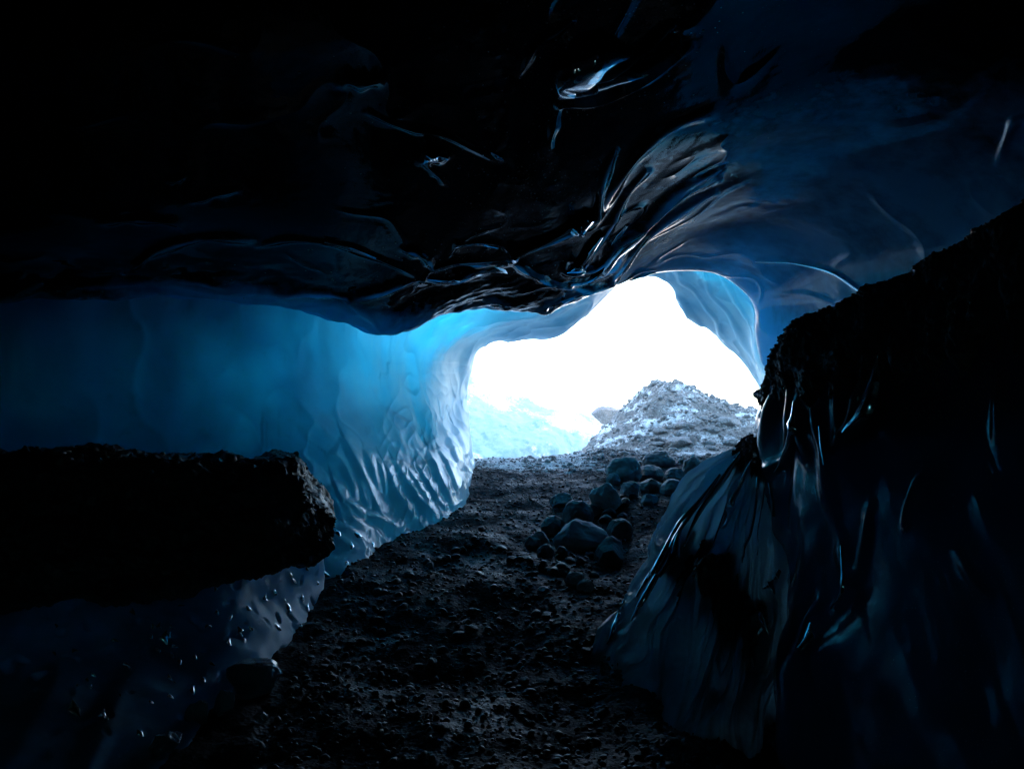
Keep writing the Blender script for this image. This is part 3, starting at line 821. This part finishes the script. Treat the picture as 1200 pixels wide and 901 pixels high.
# grit cap: a rough crust over the crest, folded back over the top
nb = 60
capmask_cols = int(0.24 * P2.shape[1])
capP = P2[:, :capmask_cols]
capN = Nn[:, :capmask_cols]
capc = col[:, :capmask_cols]
thick = 0.055 * smooth(0, 0.05, cap_edge[:, :capmask_cols] - capc + 0.0) - 0.05 * (capc > cap_edge[:, :capmask_cols])
rough = 0.035 * fbm(capP * 4.0, 3) + 0.016 * fbm(capP * 13.0, 3) + 0.02 * np.abs(perlin(capP * 28))
front = capP + capN * (thick + rough * (thick > 0))[..., None]
edge0 = front[:, 0]
backs = []
for k in range(nb, 0, -1):
    t = k / nb
    b = edge0 + np.array([0.55 * t, 1.1 * t, 0.05 * math.sin(t * 3.1) - 0.75 * t * t])
    b = b + np.array([0, 0, 1.0]) * (0.035 * fbm(b * 4.0, 3) + 0.016 * fbm(b * 13, 3) - (0.035 * fbm(edge0 * 4.0, 3) + 0.016 * fbm(edge0 * 13, 3)))[:, None] * min(1, t * 3)
    backs.append(b)
cap = np.concatenate([np.stack(backs, 1), front], 1)
link('grit_cap', mesh_arrays('grit_cap', cap.reshape(-1, 3), grid_faces(*cap.shape[:2])), M_LEDGE, parent=ridge)
ii = rr.integers(90, 470, 1500); jj = rr.integers(nb - 20, nb + int(capmask_cols * 0.5), 1500)
V, F = pebble_cloud('cap_grit', cap[ii, jj], rr.uniform(0.005, 0.018, 1500), 1, 31)
link('cap_grit', mesh_arrays('cap_grit', V, F), M_LEDGE, parent=ridge, kind='stuff')

# ------------------------------------------------------------------ draped ice flow at the foot of the ridge
flow_cols = [   # each from the top of the flow to its foot; left -> right
    [(893, 520, 7.0), (880, 560, 7.0), (860, 640, 6.8), (830, 720, 6.4)],
    [(884, 512, 6.1), (855, 540, 6.1), (815, 585, 6.0), (783, 630, 5.85), (752, 690, 5.55), (722, 745, 5.2), (708, 775, 5.0)],
    [(886, 514, 5.8), (858, 548, 5.7), (822, 600, 5.5), (785, 660, 5.2), (752, 720, 4.95), (725, 770, 4.75), (716, 805, 4.6)],
    [(890, 518, 5.65), (872, 560, 5.45), (848, 620, 5.15), (820, 690, 4.8), (795, 750, 4.5), (775, 810, 4.25), (768, 860, 4.05)],
    [(895, 524, 5.55), (886, 570, 5.3), (872, 640, 4.95), (855, 710, 4.6), (838, 780, 4.25), (825, 850, 3.95), (820, 920, 3.7)],
    [(901, 530, 5.5), (900, 580, 5.25), (896, 650, 4.9), (888, 720, 4.5), (880, 800, 4.1), (875, 880, 3.75), (872, 960, 3.5)],
    [(907, 534, 5.55), (912, 590, 5.3), (918, 660, 4.95), (922, 740, 4.5), (925, 820, 4.1), (928, 900, 3.7), (930, 990, 3.4)],
    [(915, 540, 6.0), (935, 600, 5.7), (950, 680, 5.2), (965, 760, 4.7), (980, 860, 4.2), (990, 950, 3.8), (1000, 1050, 3.5)],
]
G, tv = loft(flow_cols, [30, 50, 80, 80, 80, 60, 30], 420)
P = G[..., :3]; PX = G[..., 3]; PY = G[..., 4]
Nn = toward_eye(P, normals(P))
row = tv[:, None] + 0 * PX
col = np.linspace(0, 1, P.shape[1])[None] + 0 * PX
wv = fbm(np.stack([row * 1.2, col * 3.0, 0 * PX], -1) + 5, 2)
bend = 0.9 * col * col
flute = 1.6 * fbm(np.stack([row * 1.7 + 1.1 * wv + 1.6 * bend, col * 1.3, 0 * PX], -1) + 2, 2)
flute2 = 1.8 * fbm(np.stack([row * 4.4 + 2.4 * wv + 3.5 * bend, col * 2.0, 0 * PX], -1) + 60, 3)
env = smooth(0.02, 0.25, col) * smooth(0.5, 1.2, row)
h = (0.10 * flute + 0.038 * flute2) * env * (1 - 0.6 * smooth(0.45, 0.8, col))
h += 0.05 * fbm(P * 1.8 + 2, 3)
h += 0.05 * smooth(0.40, 0.50, col) * (1 - smooth(0.5, 0.66, col)) * smooth(1.6, 2.6, row)
h += 0.006 * fbm(P * 12, 2)
P2 = P + Nn * h[..., None]
dirt = -0.16 + 0.30 * (fbm(np.stack([row * 4 + wv, col * 2.0, 0 * PX], -1) + 12, 3)) + 0.8 * (1 - smooth(0.02, 0.12, col + 0.05 * flute2)) + 0.45 * smooth(0.5, 0.9, col) + 0.25 * smooth(3.2, 5.0, row)
FLOW = P2[::2, ::2].copy()
flow = link('frozen_flow', mesh_arrays('frozen_flow', P2.reshape(-1, 3), grid_faces(*P2.shape[:2]), attrs={'dirt': dirt, 'glow': 0.85 + 0 * col, 'lit_tone': np.clip(0.75 * smooth(-0.1, 0.9, flute2 + 0.4 * flute) * (1 - smooth(1.4, 3.6, row)) + 0.5 * smooth(0.2, 1, flute2) * (row > 4.3) * (1 - smooth(0.1, 0.5, col)), 0, 1)}), M_FLOW,  # milky streaks, whitened further to stand in for reflected light
            label='fluted fan of draped blue grey ice spilling down beside the boulders', cat='ice flow')
# band of black grit frozen across the middle of the flow
bm_ = (smooth(0.39, 0.47, col + 0.04 * flute2 + 0.05 * fbm(np.stack([row * 5, col * 6, 0 * PX], -1), 3)) * (1 - smooth(0.50, 0.60, col + 0.05 * flute2 + 0.06 * fbm(np.stack([row * 6, col * 5, 0 * PX], -1) + 4, 3)))
       * smooth(2.0, 2.5, row + 0.3 * fbm(np.stack([row * 2, col * 9, 0 * PX], -1), 3)) * (1 - smooth(4.6, 5.6, row + 0.4 * fbm(np.stack([row * 3, col * 14, 0 * PX], -1) + 9, 3))))
bm2 = (1 - smooth(0.04, 0.13, col + 0.04 * flute2)) * smooth(1.0, 1.6, row)
msk = np.maximum(bm_, bm2)
Pb = P2 + Nn * (-0.06 + 0.09 * msk + msk * (0.022 * fbm(P2 * 7, 3) + 0.014 * np.abs(perlin(P2 * 30))))[..., None]
f = grid_faces(*Pb.shape[:2])
keep = (msk.ravel()[f] > 0.02).any(1)
used, inv = np.unique(f[keep], return_inverse=True)
link('grit_band', mesh_arrays('grit_band', Pb.reshape(-1, 3)[used], inv.reshape(-1, 4)), M_LEDGE, parent=flow)
flat = np.argwhere(msk > 0.6)
sel = flat[rr.integers(0, len(flat), 900)]
V, F = pebble_cloud('band_grit', Pb[sel[:, 0], sel[:, 1]], rr.uniform(0.006, 0.02, 900), 1, 41)
link('band_grit', mesh_arrays('band_grit', V, F), M_LEDGE, parent=flow, kind='stuff')

# ------------------------------------------------------------------ mirror strips added as highlights, each aimed to reflect the mouth
from mathutils.bvhtree import BVHTree


def tree(A):
    return BVHTree.FromPolygons([Vector(v) for v in A.reshape(-1, 3)], grid_faces(*A.shape[:2]).tolist())


TREES = {'bank': tree(BP[::2, ::2]), 'ceil': tree(CEIL), 'ridge': tree(RIDGE), 'wall': tree(WALL), 'flow': tree(FLOW)}
TARGETS = [(x, y) for x in (570, 620, 670, 720, 760, 800, 840, 870) for y in (350, 380, 410, 440, 470, 500)]


def glint_strip(name, on, line, widths, parent, curv=0.05, cap=0.42):
    nn_ = 40
    sl = np.array(smooth_line(line, nn_))
    wd = np.interp(np.linspace(0, 1, nn_), np.linspace(0, 1, len(widths)), widths)
    base, nor = [], []
    for x, y in sl:
        d = at(x, y, 1.0) - EYE
        hit, hn, _, _ = TREES[on].ray_cast(Vector(EYE), Vector(d).normalized())
        if hit is None:
            return
        hn = np.array(hn)
        if hn.dot(d) > 0:
            hn = -hn
        base.append(np.array(hit)); nor.append(hn)
    base = np.array(base); nor = np.array(nor)
    for _ in range(10):
        base[1:-1] = 0.25 * base[:-2] + 0.5 * base[1:-1] + 0.25 * base[2:]
        nor[1:-1] = 0.25 * nor[:-2] + 0.5 * nor[1:-1] + 0.25 * nor[2:]
    V = EYE - base; D = np.linalg.norm(V, axis=1); V /= D[:, None]
    best = (-1, None)
    for tx, ty in TARGETS:
        M = at(tx, ty, 14.2)
        ok = 0
        for k in range(4, nn_, 6):
            o = base[k] + V[k] * 0.06 + nor[k] * 0.05
            v = M - o; dist = np.linalg.norm(v); v /= dist
            if all(TREES[t].ray_cast(Vector(o), Vector(v), dist * 0.98)[0] is None for t in TREES):
                ok += 1
        score = ok - 0.0006 * abs(tx - 740) - 0.001 * abs(ty - 410)
        if score > best[0]:
            best = (score, M)
    if best[1] is None:
        return
    T = np.gradient(base, axis=0); T /= np.linalg.norm(T, axis=1)[:, None]
    L = best[1] + np.array([0, 0, 1.1]) - base; L /= np.linalg.norm(L, axis=1)[:, None]
    n = V + L; n /= np.linalg.norm(n, axis=1)[:, None]
    C = np.cross(n, T); C /= np.linalg.norm(C, axis=1)[:, None]
    fore = np.sqrt(np.clip(1 - (C * V).sum(1) ** 2, 0.02, 1))
    hw = np.minimum(0.5 * wd * D / FPX / fore, cap)
    tilt = np.sqrt(np.clip(1 - (n * nor).sum(1) ** 2, 0, 1))
    base = base + nor * (0.008 + hw * tilt)[:, None] + V * 0.01
    ss = np.array([-1.6, -1.25, -1.0, -0.8, -0.5, -0.2, 0.1, 0.4, 0.7, 1.0, 1.25, 1.6])
    drop = curv * ss ** 2 + 1.5 * np.clip(np.abs(ss) - 1, 0, 1)
    Q = base[:, None] + C[:, None] * (hw[:, None] * np.clip(ss, -1.25, 1.25)[None])[..., None] - n[:, None] * (hw[:, None] * drop[None])[..., None]
    Q = Q + n[:, None] * (0.0010 * fbm(Q * 16, 2))[..., None]
    return link(name, mesh_arrays(name, Q.reshape(-1, 3), grid_faces(*Q.shape[:2])), M_GLINT, parent=parent)


CO = bpy.data.objects['ice_ceiling']
for line, wds in [
    ([(662, 120), (672, 108), (692, 98), (715, 86), (737, 71)], [4, 14, 14, 5, 1]), ([(660, 122), (685, 120), (710, 114), (740, 102), (761, 89)], [4, 6, 6, 4, 1]), ([(675, 95), (700, 84), (725, 73)], [1, 2, 1]),
    ([(707, 322), (718, 308), (732, 293), (745, 283), (757, 273)], [3, 9, 8, 5, 2]), ([(722, 330), (733, 312), (748, 292), (762, 276)], [1, 3, 2, 1]), ([(668, 318), (685, 307), (697, 292), (707, 277)], [1, 3, 5, 2]),
    ([(717, 286), (726, 276), (735, 264)], [1, 5, 2]), ([(672, 274), (684, 268), (697, 256)], [1, 4, 5]), ([(737, 328), (752, 321), (768, 318)], [1, 3, 1]),
    ([(510, 316), (530, 310), (560, 308), (596, 306)], [2, 2, 2, 4]), ([(500, 327), (530, 329), (560, 319), (594, 310)], [1, 2, 2, 4]), ([(600, 303), (620, 294), (650, 280), (676, 265)], [3, 1.5, 1, 1]), ([(535, 288), (560, 285), (584, 290)], [1, 1.5, 1]),
    ([(664, 319), (680, 318), (692, 305)], [1, 2, 1]), ([(668, 334), (690, 329), (712, 316)], [2, 2, 1]), ([(640, 360), (660, 352), (690, 342)], [1, 3, 1]), ([(380, 283), (410, 290), (440, 302)], [1, 1.5, 1]),
    ([(575, 178), (583, 184), (590, 188)], [1, 3, 1]), ([(498, 190), (510, 184), (524, 186)], [1, 4, 1]), ([(885, 306), (930, 308), (975, 320), (1008, 342)], [1, 1.2, 1.5, 1.5]), ([(862, 338), (874, 346), (884, 360)], [1, 4, 2]),
]:
    glint_strip('mirror_glint', 'ceil', line, [q * 1.35 for q in wds], CO)
for line, wds in [([(1029, 415), (1016, 448), (1003, 480), (988, 505)], [1, 5, 6, 2]), ([(931, 470), (928, 500), (920, 530), (908, 552)], [1, 4, 4, 1]), ([(903, 565), (907, 585), (909, 606)], [2, 3, 4]), ([(960, 500), (963, 525), (966, 545)], [1, 2, 1]),
                  ([(950, 730), (944, 745), (936, 760)], [2, 8, 3]), ([(986, 640), (988, 690), (975, 712)], [1, 3, 2])]:
    glint_strip('mirror_glint', 'ridge', line, wds, ridge, curv=0.12)

WO = bpy.data.objects['ice_wall']
rb = np.random.default_rng(8)
for x, y, sz_ in [(382, 672, 8), (381, 648, 6), (420, 627, 7), (396, 625, 6), (411, 640, 5), (437, 638, 4), (405, 660, 3), (398, 690, 4), (452, 640, 3), (388, 628, 4)]:
    a_ = rb.normal(1.3, 0.35)
    dx, dy = math.cos(a_) * sz_ * 0.8, math.sin(a_) * sz_ * 0.8
    glint_strip('mirror_glint', 'wall', [(x - dx, y - dy), (x + rb.normal(0, 1.5), y), (x + dx, y + dy)], [0.5, sz_ * 0.75, 0.5], WO, curv=0.3, cap=0.08)
for x, y, sz_ in [(175, 702, 5), (214, 698, 4), (188, 733, 3), (196, 747, 7), (245, 733, 3), (270, 724, 3), (281, 740, 5), (291, 713, 3), (337, 713, 5), (354, 700, 3), (270, 753, 3), (227, 809, 4), (200, 816, 3), (125, 838, 5), (89, 831, 9), (98, 693, 5), (164, 860, 4), (312, 700, 3), (325, 735, 4), (345, 680, 3), (150, 780, 3), (230, 770, 3)] + [(rb.uniform(60, 375), 0, rb.uniform(1.5, 4)) for _ in range(44)]:
    y = y or np.interp(x, [60, 200, 300, 375], [780, 750, 725, 685]) + rb.normal(0, 34)
    sz_ *= 1.3
    a_ = rb.normal(1.25, 0.4)
    dx, dy = math.cos(a_) * sz_, math.sin(a_) * sz_
    glint_strip('mirror_glint', 'bank', [(x - dx, y - dy), (x + rb.normal(0, 1.2), y), (x + dx, y + dy)], [0.5, sz_ * 0.7, 0.5], bank, curv=0.3, cap=0.06)
for line, wds in [([(868, 531), (842, 560), (816, 600), (800, 640)], [1, 3, 2, 1]), ([(880, 541), (862, 572), (840, 622)], [1, 2, 1]), ([(842, 556), (802, 606), (772, 656), (747, 700)], [1, 3, 3, 1]), ([(826, 575), (790, 630), (762, 682), (740, 728)], [1, 2, 2, 1]),
                  ([(800, 612), (784, 648), (770, 676)], [1, 4, 1]), ([(733, 704), (722, 730), (712, 756)], [1, 3, 1]), ([(886, 560), (880, 600), (872, 640), (868, 660)], [1, 1.5, 1.5, 1]), ([(896, 560), (890, 610), (884, 650)], [1, 1.5, 1]), ([(893, 690), (905, 680), (913, 668)], [1, 4, 2]), ([(886, 712), (890, 728), (885, 742)], [2, 3, 1]), ([(878, 770), (880, 780), (878, 790)], [1, 3, 1]), ([(850, 590), (835, 630), (822, 660)], [1, 1.6, 1])]:
    glint_strip('mirror_glint', 'flow', line, [1.7 * q for q in wds], flow, curv=0.3, cap=0.12)

# ------------------------------------------------------------------ outside: moraine mound, glacier slope
mx = np.linspace(-1.6, 9.5, 420); my = np.linspace(14.6, 27.0, 340)
X, Y = np.meshgrid(mx, my)


def mound_height(X, Y):
    p = np.stack([X, Y, 0 * X], -1)
    cx, cy = 3.75, 19.6
    dx = X - cx
    side = np.where(dx < 0, np.clip(1 + dx / 2.5, 0, 1), np.clip(1 - dx / 7.5, 0, 1))
    side = np.where(dx < 0, side ** 0.85, side)
    front = np.clip(1 - (cy - Y) / 5.2, 0, 1); back = np.clip(1 - (Y - cy) / 6, 0, 1)
    fb = np.where(Y < cy, smooth(0, 1, front) * 0.55 + 0.45 * front, back)
    h = 2.75 * np.minimum(side, 1) * fb
    h = h * (1 + 0.10 * fbm(p * 0.8 + 2, 3)) + smooth(0.05, 0.4, h) * (0.10 * fbm(p * 2.0, 3) + 0.055 * np.abs(fbm(p * 6, 3)) + 0.03 * np.abs(fbm(p * 15, 2)))
    return base_height(X, Y) - 0.12 + h + 0.0 * X


Z = mound_height(X, Y)
mp = np.stack([X, Y, Z], -1)
snow = 0.27 + 0.30 * fbm(mp * np.array([0.9, 1.4, 2.5]) + 3, 3)
link('mound', mesh_arrays('mound', mp.reshape(-1, 3), grid_faces(*mp.shape[:2]), attrs={'snow': snow}), M_MOUND, kind='structure',
     label='frost dusted grey moraine mound outside the cave mouth')

slope_rows = [
    [(250, 560, 19.5), (450, 552, 20.5), (560, 550, 21.5), (640, 548, 22.5), (690, 540, 23.5), (740, 530, 25), (790, 530, 27)],
    [(250, 520, 20.5), (450, 515, 21.5), (560, 512, 22.6), (630, 508, 23.8), (680, 500, 25), (725, 495, 26.5), (790, 520, 28)],
    [(250, 470, 22), (450, 470, 23), (560, 470, 24.5), (630, 470, 26), (680, 472, 27), (722, 478, 28), (790, 515, 30)],
    [(250, 380, 27), (450, 390, 28), (560, 405, 30), (630, 425, 32), (680, 452, 33), (730, 474, 34), (790, 512, 36)],
    [(250, 330, 40), (450, 345, 41), (560, 370, 43), (630, 410, 45), (680, 452, 46), (730, 480, 47), (790, 515, 48)],
]
G, tv = loft(slope_rows, [30, 60, 80, 40], 260)
P = G[..., :3]
Nn = toward_eye(P, normals(P))
h = 0.25 * fbm(P * 0.5, 4) + 0.06 * fbm(P * 3, 3)
P2 = P + Nn * h[..., None]
snow = 0.20 + 0.42 * smooth(23.0, 28, P[..., 1]) + 0.35 * fbm(P * 0.8, 4)
link('glacier_slope', mesh_arrays('glacier_slope', P2.reshape(-1, 3), grid_faces(*P2.shape[:2]), attrs={'snow': snow}), M_SNOW, kind='structure',
     label='sunlit white glacier slope beyond the cave mouth')

# ------------------------------------------------------------------ boulders on the path
def boulder(name, px0, py0, px1, py1, mat, label, seed, angular=0.4, group='boulders piled on the path', sub=5, sink=0.30, cuts=9, lift=0.0, cat='boulder'):
    pos, d = ground_hit((px0 + px1) / 2, py1 - 1)
    d = d + 0.02
    w = (px1 - px0) / FPX * d / 2
    hh = (py1 - py0) / FPX * d
    v = rock_shape(seed, sub, angular, cuts)
    v = v - (v.max(0) + v.min(0)) / 2
    v = v / ((v.max(0) - v.min(0)) / 2)
    v = v * np.array([w, w * random.uniform(0.85, 1.1), hh * (0.5 + sink / 2)])
    gx, gy = pos[0], pos[1] + w * 0.8
    z = float(ground_height(np.array([gx]), np.array([gy]))[0])
    v[:, 2] += hh * (0.5 + sink / 2)
    # keep the seen height: the foot of the stone is a little under the gravel
    top_target = pos[2] + hh
    zz = min(z, pos[2]) - sink * hh
    me = mesh_arrays(name, v, ICO[sub][1])
    return link(name, me, mat, loc=(gx, gy, zz + lift), label=label, cat=cat, group=group)


B = boulder
B('boulder', 711, 536, 756, 567, M_STONE, 'large round grey boulder at the top left of the pile', 101, 0.5)
B('boulder', 755, 529, 793, 549, M_STONE_DARK, 'flat topped black boulder at the very back of the pile', 102, 0.75)
B('boulder', 746, 546, 781, 567, M_STONE_DARK, 'rounded black boulder just right of the large round grey one', 103, 0.3)
B('boulder', 802, 537, 827, 558, M_STONE_DARK, 'egg shaped dark boulder nearest the ice flow, rightmost of the pile', 104, 0.2)
B('boulder', 776, 562, 805, 582, M_STONE, 'low smooth grey boulder below the egg shaped dark one', 105, 0.25)
B('boulder', 780, 549, 806, 567, M_STONE_DARK, 'dark boulder wedged between the black and egg shaped boulders', 106, 0.4)
B('boulder', 728, 565, 752, 587, M_STONE, 'squat grey boulder right of the pale angular block', 107, 0.4)
B('boulder', 692, 567, 733, 602, M_STONE_PALE, 'pale angular block with a split face in the middle of the pile', 108, 0.9, cuts=12)
B('boulder', 711, 555, 728, 570, M_STONE, 'small grey stone leaning on the large round boulder', 109, 0.4)
B('boulder', 659, 588, 698, 620, M_STONE_DARK, 'dark rounded boulder behind the biggest pale boulder', 110, 0.3)
B('boulder', 634, 606, 664, 629, M_STONE_DARK, 'low black boulder left of the biggest pale boulder', 111, 0.35)
B('boulder', 649, 612, 720, 650, M_STONE_PALE, 'biggest pale boulder, broad with a humped top, at the pile front', 112, 0.75, cuts=14)
B('boulder', 615, 625, 646, 648, M_STONE, 'frost topped grey boulder at the far left of the pile', 113, 0.35)
B('boulder', 697, 632, 733, 666, M_STONE_DARK, 'tall black wedge shaped boulder right of the biggest pale one', 114, 0.8)
B('boulder', 713, 609, 743, 633, M_STONE_DARK, 'rough black boulder above the tall black wedge', 115, 0.8)
B('boulder', 750, 562, 779, 579, M_STONE_DARK, 'flat dark stone in front of the rounded black boulder', 116, 0.4)
B('boulder', 645, 579, 676, 597, M_STONE_DARK, 'flat black slab at the upper left of the pile', 117, 0.7)
B('boulder', 629, 639, 650, 657, M_STONE_DARK, 'small black stone under the frost topped boulder', 118, 0.5)
B('boulder', 662, 672, 687, 687, M_STONE, 'flat grey stone lying below the biggest pale boulder', 119, 0.4)
B('boulder', 676, 681, 698, 695, M_STONE, 'rounded grey stone lowest on the path below the pile', 120, 0.3)
B('boulder', 752, 580, 774, 592, M_STONE_PALE, 'flat pale slab lying right of the squat grey boulder', 121, 0.6)
B('boulder', 685, 592, 708, 606, M_STONE_DARK, 'small dark wedge under the pale angular block', 122, 0.7)

# frosted stones on the mound
for k, (px, py, w_, hgt, lab) in enumerate([
        (798, 519, 34, 17, 'frosted slab low on the mound, above the boulder pile'), (832, 521, 16, 12, 'small frosted stone right of the frosted slab'),
        (806, 450, 0, 0, None), (824, 492, 14, 9, 'dark frosted stone high on the mound face'), (852, 496, 34, 16, 'pale blocky stone near the right edge of the mound'),
        (803, 500, 24, 10, 'long flat stone in the middle of the mound'), (775, 506, 18, 9, 'grey stone left of the long flat stone'), (858, 519, 24, 10, 'frosted stone at the right foot of the mound'),
        (772, 522, 16, 8, 'small stone at the left foot of the mound'), (836, 505, 16, 9, 'grey stone between the blocky and dark stones')]):
    if not lab:
        continue
    dvec = at(px, py, 1.0) - EYE
    t = np.linspace(12, 24, 4000)
    Q = EYE + dvec[None] * t[:, None]
    below = Q[:, 2] < mound_height(Q[:, 0], Q[:, 1])
    i = int(np.argmax(below))
    d = t[i]
    v = rock_shape(200 + k, 4, 0.6, 9)
    v = v * np.array([w_ / FPX * d / 2, w_ / FPX * d / 2, hgt / FPX * d / 2])
    link('frosted_stone', mesh_arrays('frosted_stone', v, ICO[4][1]), M_STONE_FROST, loc=Q[i] + np.array([0, 0.05, 0.02]), label=lab, cat='stone', group='frosted stones on the mound')

v = rock_shape(260, 5, 0.8, 12) * np.array([0.80, 0.7, 0.5])
link('outcrop', mesh_arrays('outcrop', v, ICO[5][1]), M_STONE_FROST, loc=at(708, 492, 26.5), label='grey rock outcrop poking from the snow left of the moraine mound', cat='rock')

# moraine rubble (uncountable)
n = 7000
rx = rr.uniform(-0.6, 8.5, n); ry = rr.uniform(15.0, 22.5, n)
rz = mound_height(rx, ry)
sz = 0.018 + 0.09 * rr.uniform(0, 1, n) ** 7
n2_ = 900
rx2 = rr.uniform(0.2, 4.5, n2_); ry2 = rr.uniform(12.2, 15.6, n2_)
rx = np.concatenate([rx, rx2]); ry = np.concatenate([ry, ry2]); rz = np.concatenate([rz, ground_height(rx2, ry2)]); sz = np.concatenate([sz, 0.015 + 0.06 * rr.uniform(0, 1, n2_) ** 4])
V, F = pebble_cloud('rubble', np.stack([rx, ry, rz + sz * 0.15], -1), sz, 2, 51)
link('rubble', mesh_arrays('rubble', V, F, attrs=None), M_STONE_FROST, kind='stuff', label='frosted rubble covering the mound')

# gravel on the cave floor (uncountable)
n = 42000
ry = 2.6 + 11.6 * rr.uniform(0, 1, n) ** 1.35
rx = rr.uniform(-1, 1, n) * (0.9 + 0.16 * ry) + 0.06 * ry
rz = ground_fine(rx, ry)
sz = 0.0038 + 0.026 * rr.uniform(0, 1, n) ** 7
V, F = pebble_cloud('gravel', np.stack([rx, ry, rz + sz * 0.2], -1), sz, 1, 61)
link('gravel', mesh_arrays('gravel', V, F), M_PEBBLE, kind='stuff', label='wet black gravel strewn over the path')

# loose cobbles one can count: along the foot of the left wall and over the path
cob_shapes = [mesh_arrays('cobble', rock_shape(300 + k, 3, 0.75, 9), ICO[3][1]) for k in range(8)]
for m_ in cob_shapes:
    m_.materials.append(M_PEBBLE)
cobbles = []
foot = [(545, 600), (520, 625), (490, 645), (455, 668), (432, 682), (405, 705), (380, 735), (350, 770), (320, 800)]
for k in range(70):
    a = rr.uniform(0, len(foot) - 1.001)
    i = int(a); f_ = a - i
    cobbles.append((foot[i][0] * (1 - f_) + foot[i + 1][0] * f_ + abs(rr.normal(0, 26)) + 6, foot[i][1] * (1 - f_) + foot[i + 1][1] * f_ + abs(rr.normal(0, 18)) + 8, rr.uniform(5, 13)))
for k in range(90):
    py = rr.uniform(640, 880)
    left = np.interp(py, [600, 690, 770, 880], [560, 430, 370, 260])
    right = np.interp(py, [600, 690, 770, 880], [700, 720, 700, 780])
    cobbles.append((rr.uniform(left, right), py, rr.uniform(5, 16)))
for k in range(46):
    t_ = rr.uniform(0, 1)
    cobbles.append((np.interp(t_, [0, .5, 1], [640, 690, 800]) + rr.normal(0, 22), np.interp(t_, [0, .5, 1], [660, 605, 560]) + rr.normal(0, 13), rr.uniform(8, 20)))
for k, (px, py, w_) in enumerate(cobbles):
    p, d = ground_hit(px, py)
    s = w_ / FPX * d / 2
    o = link('cobble', cob_shapes[k % 8], loc=(p[0], p[1], p[2] + s * 0.25), label='fist sized wet black cobble lying loose on the gravel path', cat='cobble', group='loose cobbles on the path')
    o.scale = (s * rr.uniform(.85, 1.2), s * rr.uniform(.8, 1.2), s * rr.uniform(.55, .85))
    o.rotation_euler = (rr.normal(0, .25), rr.normal(0, .25), rr.uniform(0, 6.28))

# chunks of clear ice fallen at the foot of the bank
M_CHUNK = ice_material('ice_chunk', (0.16, 0.26, 0.32), (0.4, 0.52, 0.6), (0.05, 0.06, 0.07), rough=0.08, dirt_attr=False, grain=0.3)
M_CHUNK.node_tree.nodes['Principled BSDF'].inputs['Transmission Weight'].default_value = 0.6
for px0, py0, px1, py1, lab, sd in [(255, 783, 322, 818, 'broad flat chunk of clear ice at the foot of the ice bank', 401), (212, 826, 240, 852, 'jagged clear ice lump below the broad flat chunk', 402),
                                    (245, 815, 272, 842, 'small clear ice lump touching the broad flat chunk', 403), (168, 866, 206, 888, 'pale ice shard at the bottom of the ice bank', 404), (296, 838, 312, 848, 'tiny bright ice chip lying alone on the gravel', 405)]:
    B('ice_chunk', px0, py0, px1, py1, M_CHUNK, lab, sd, 1.0, group='ice chunks at the foot of the bank', cuts=14, cat='ice chunk')

# ------------------------------------------------------------------ light
SUN_EL, SUN_AZ = math.radians(33), math.radians(150)     # azimuth clockwise from +Y (the view): behind the glacier, to the right
sd = np.array([math.sin(SUN_AZ) * math.cos(SUN_EL), math.cos(SUN_AZ) * math.cos(SUN_EL), math.sin(SUN_EL)])
sun = bpy.data.lights.new('sun', 'SUN')
sun.energy = 3.5
sun.angle = math.radians(0.5)
sun.color = (1.0, 0.93, 0.84)
so = bpy.data.objects.new('sun', sun)
COL.objects.link(so)
so.rotation_euler = Vector(-sd).to_track_quat('-Z', 'Y').to_euler()
so.location = (20, -20, 40)

w = bpy.data.worlds.new('World')
scene.world = w
w.use_nodes = True
nt = w.node_tree
bg = nt.nodes['Background']
sky = nt.nodes.new('ShaderNodeTexSky')
sky.sky_type = 'NISHITA'
sky.sun_disc = False
sky.sun_elevation = SUN_EL
sky.sun_rotation = SUN_AZ
sky.dust_density = 3.0
sky.ozone_density = 0.35
nt.links.new(sky.outputs[0], bg.inputs[0])
bg.inputs[1].default_value = 0.15

cam = bpy.data.cameras.new('camera')
cam.sensor_width = 36
cam.lens = 36 * FPX / 1200
cam.clip_end = 6000
cam.clip_start = 0.05
co = bpy.data.objects.new('camera', cam)
COL.objects.link(co)
co.location = EYE
co.rotation_euler = (math.radians(90) + PITCH, 0, 0)
scene.camera = co

vs = scene.view_settings
vs.view_transform = 'Standard'
vs.look = 'None'
vs.exposure = 3.2
vs.gamma = 1.0
c = scene.cycles
c.max_bounces = 10
c.diffuse_bounces = 7
c.glossy_bounces = 4
c.sample_clamp_indirect = 6.0
c.use_denoising = True
c.use_adaptive_sampling = False
c.caustics_reflective = False
c.caustics_refractive = False
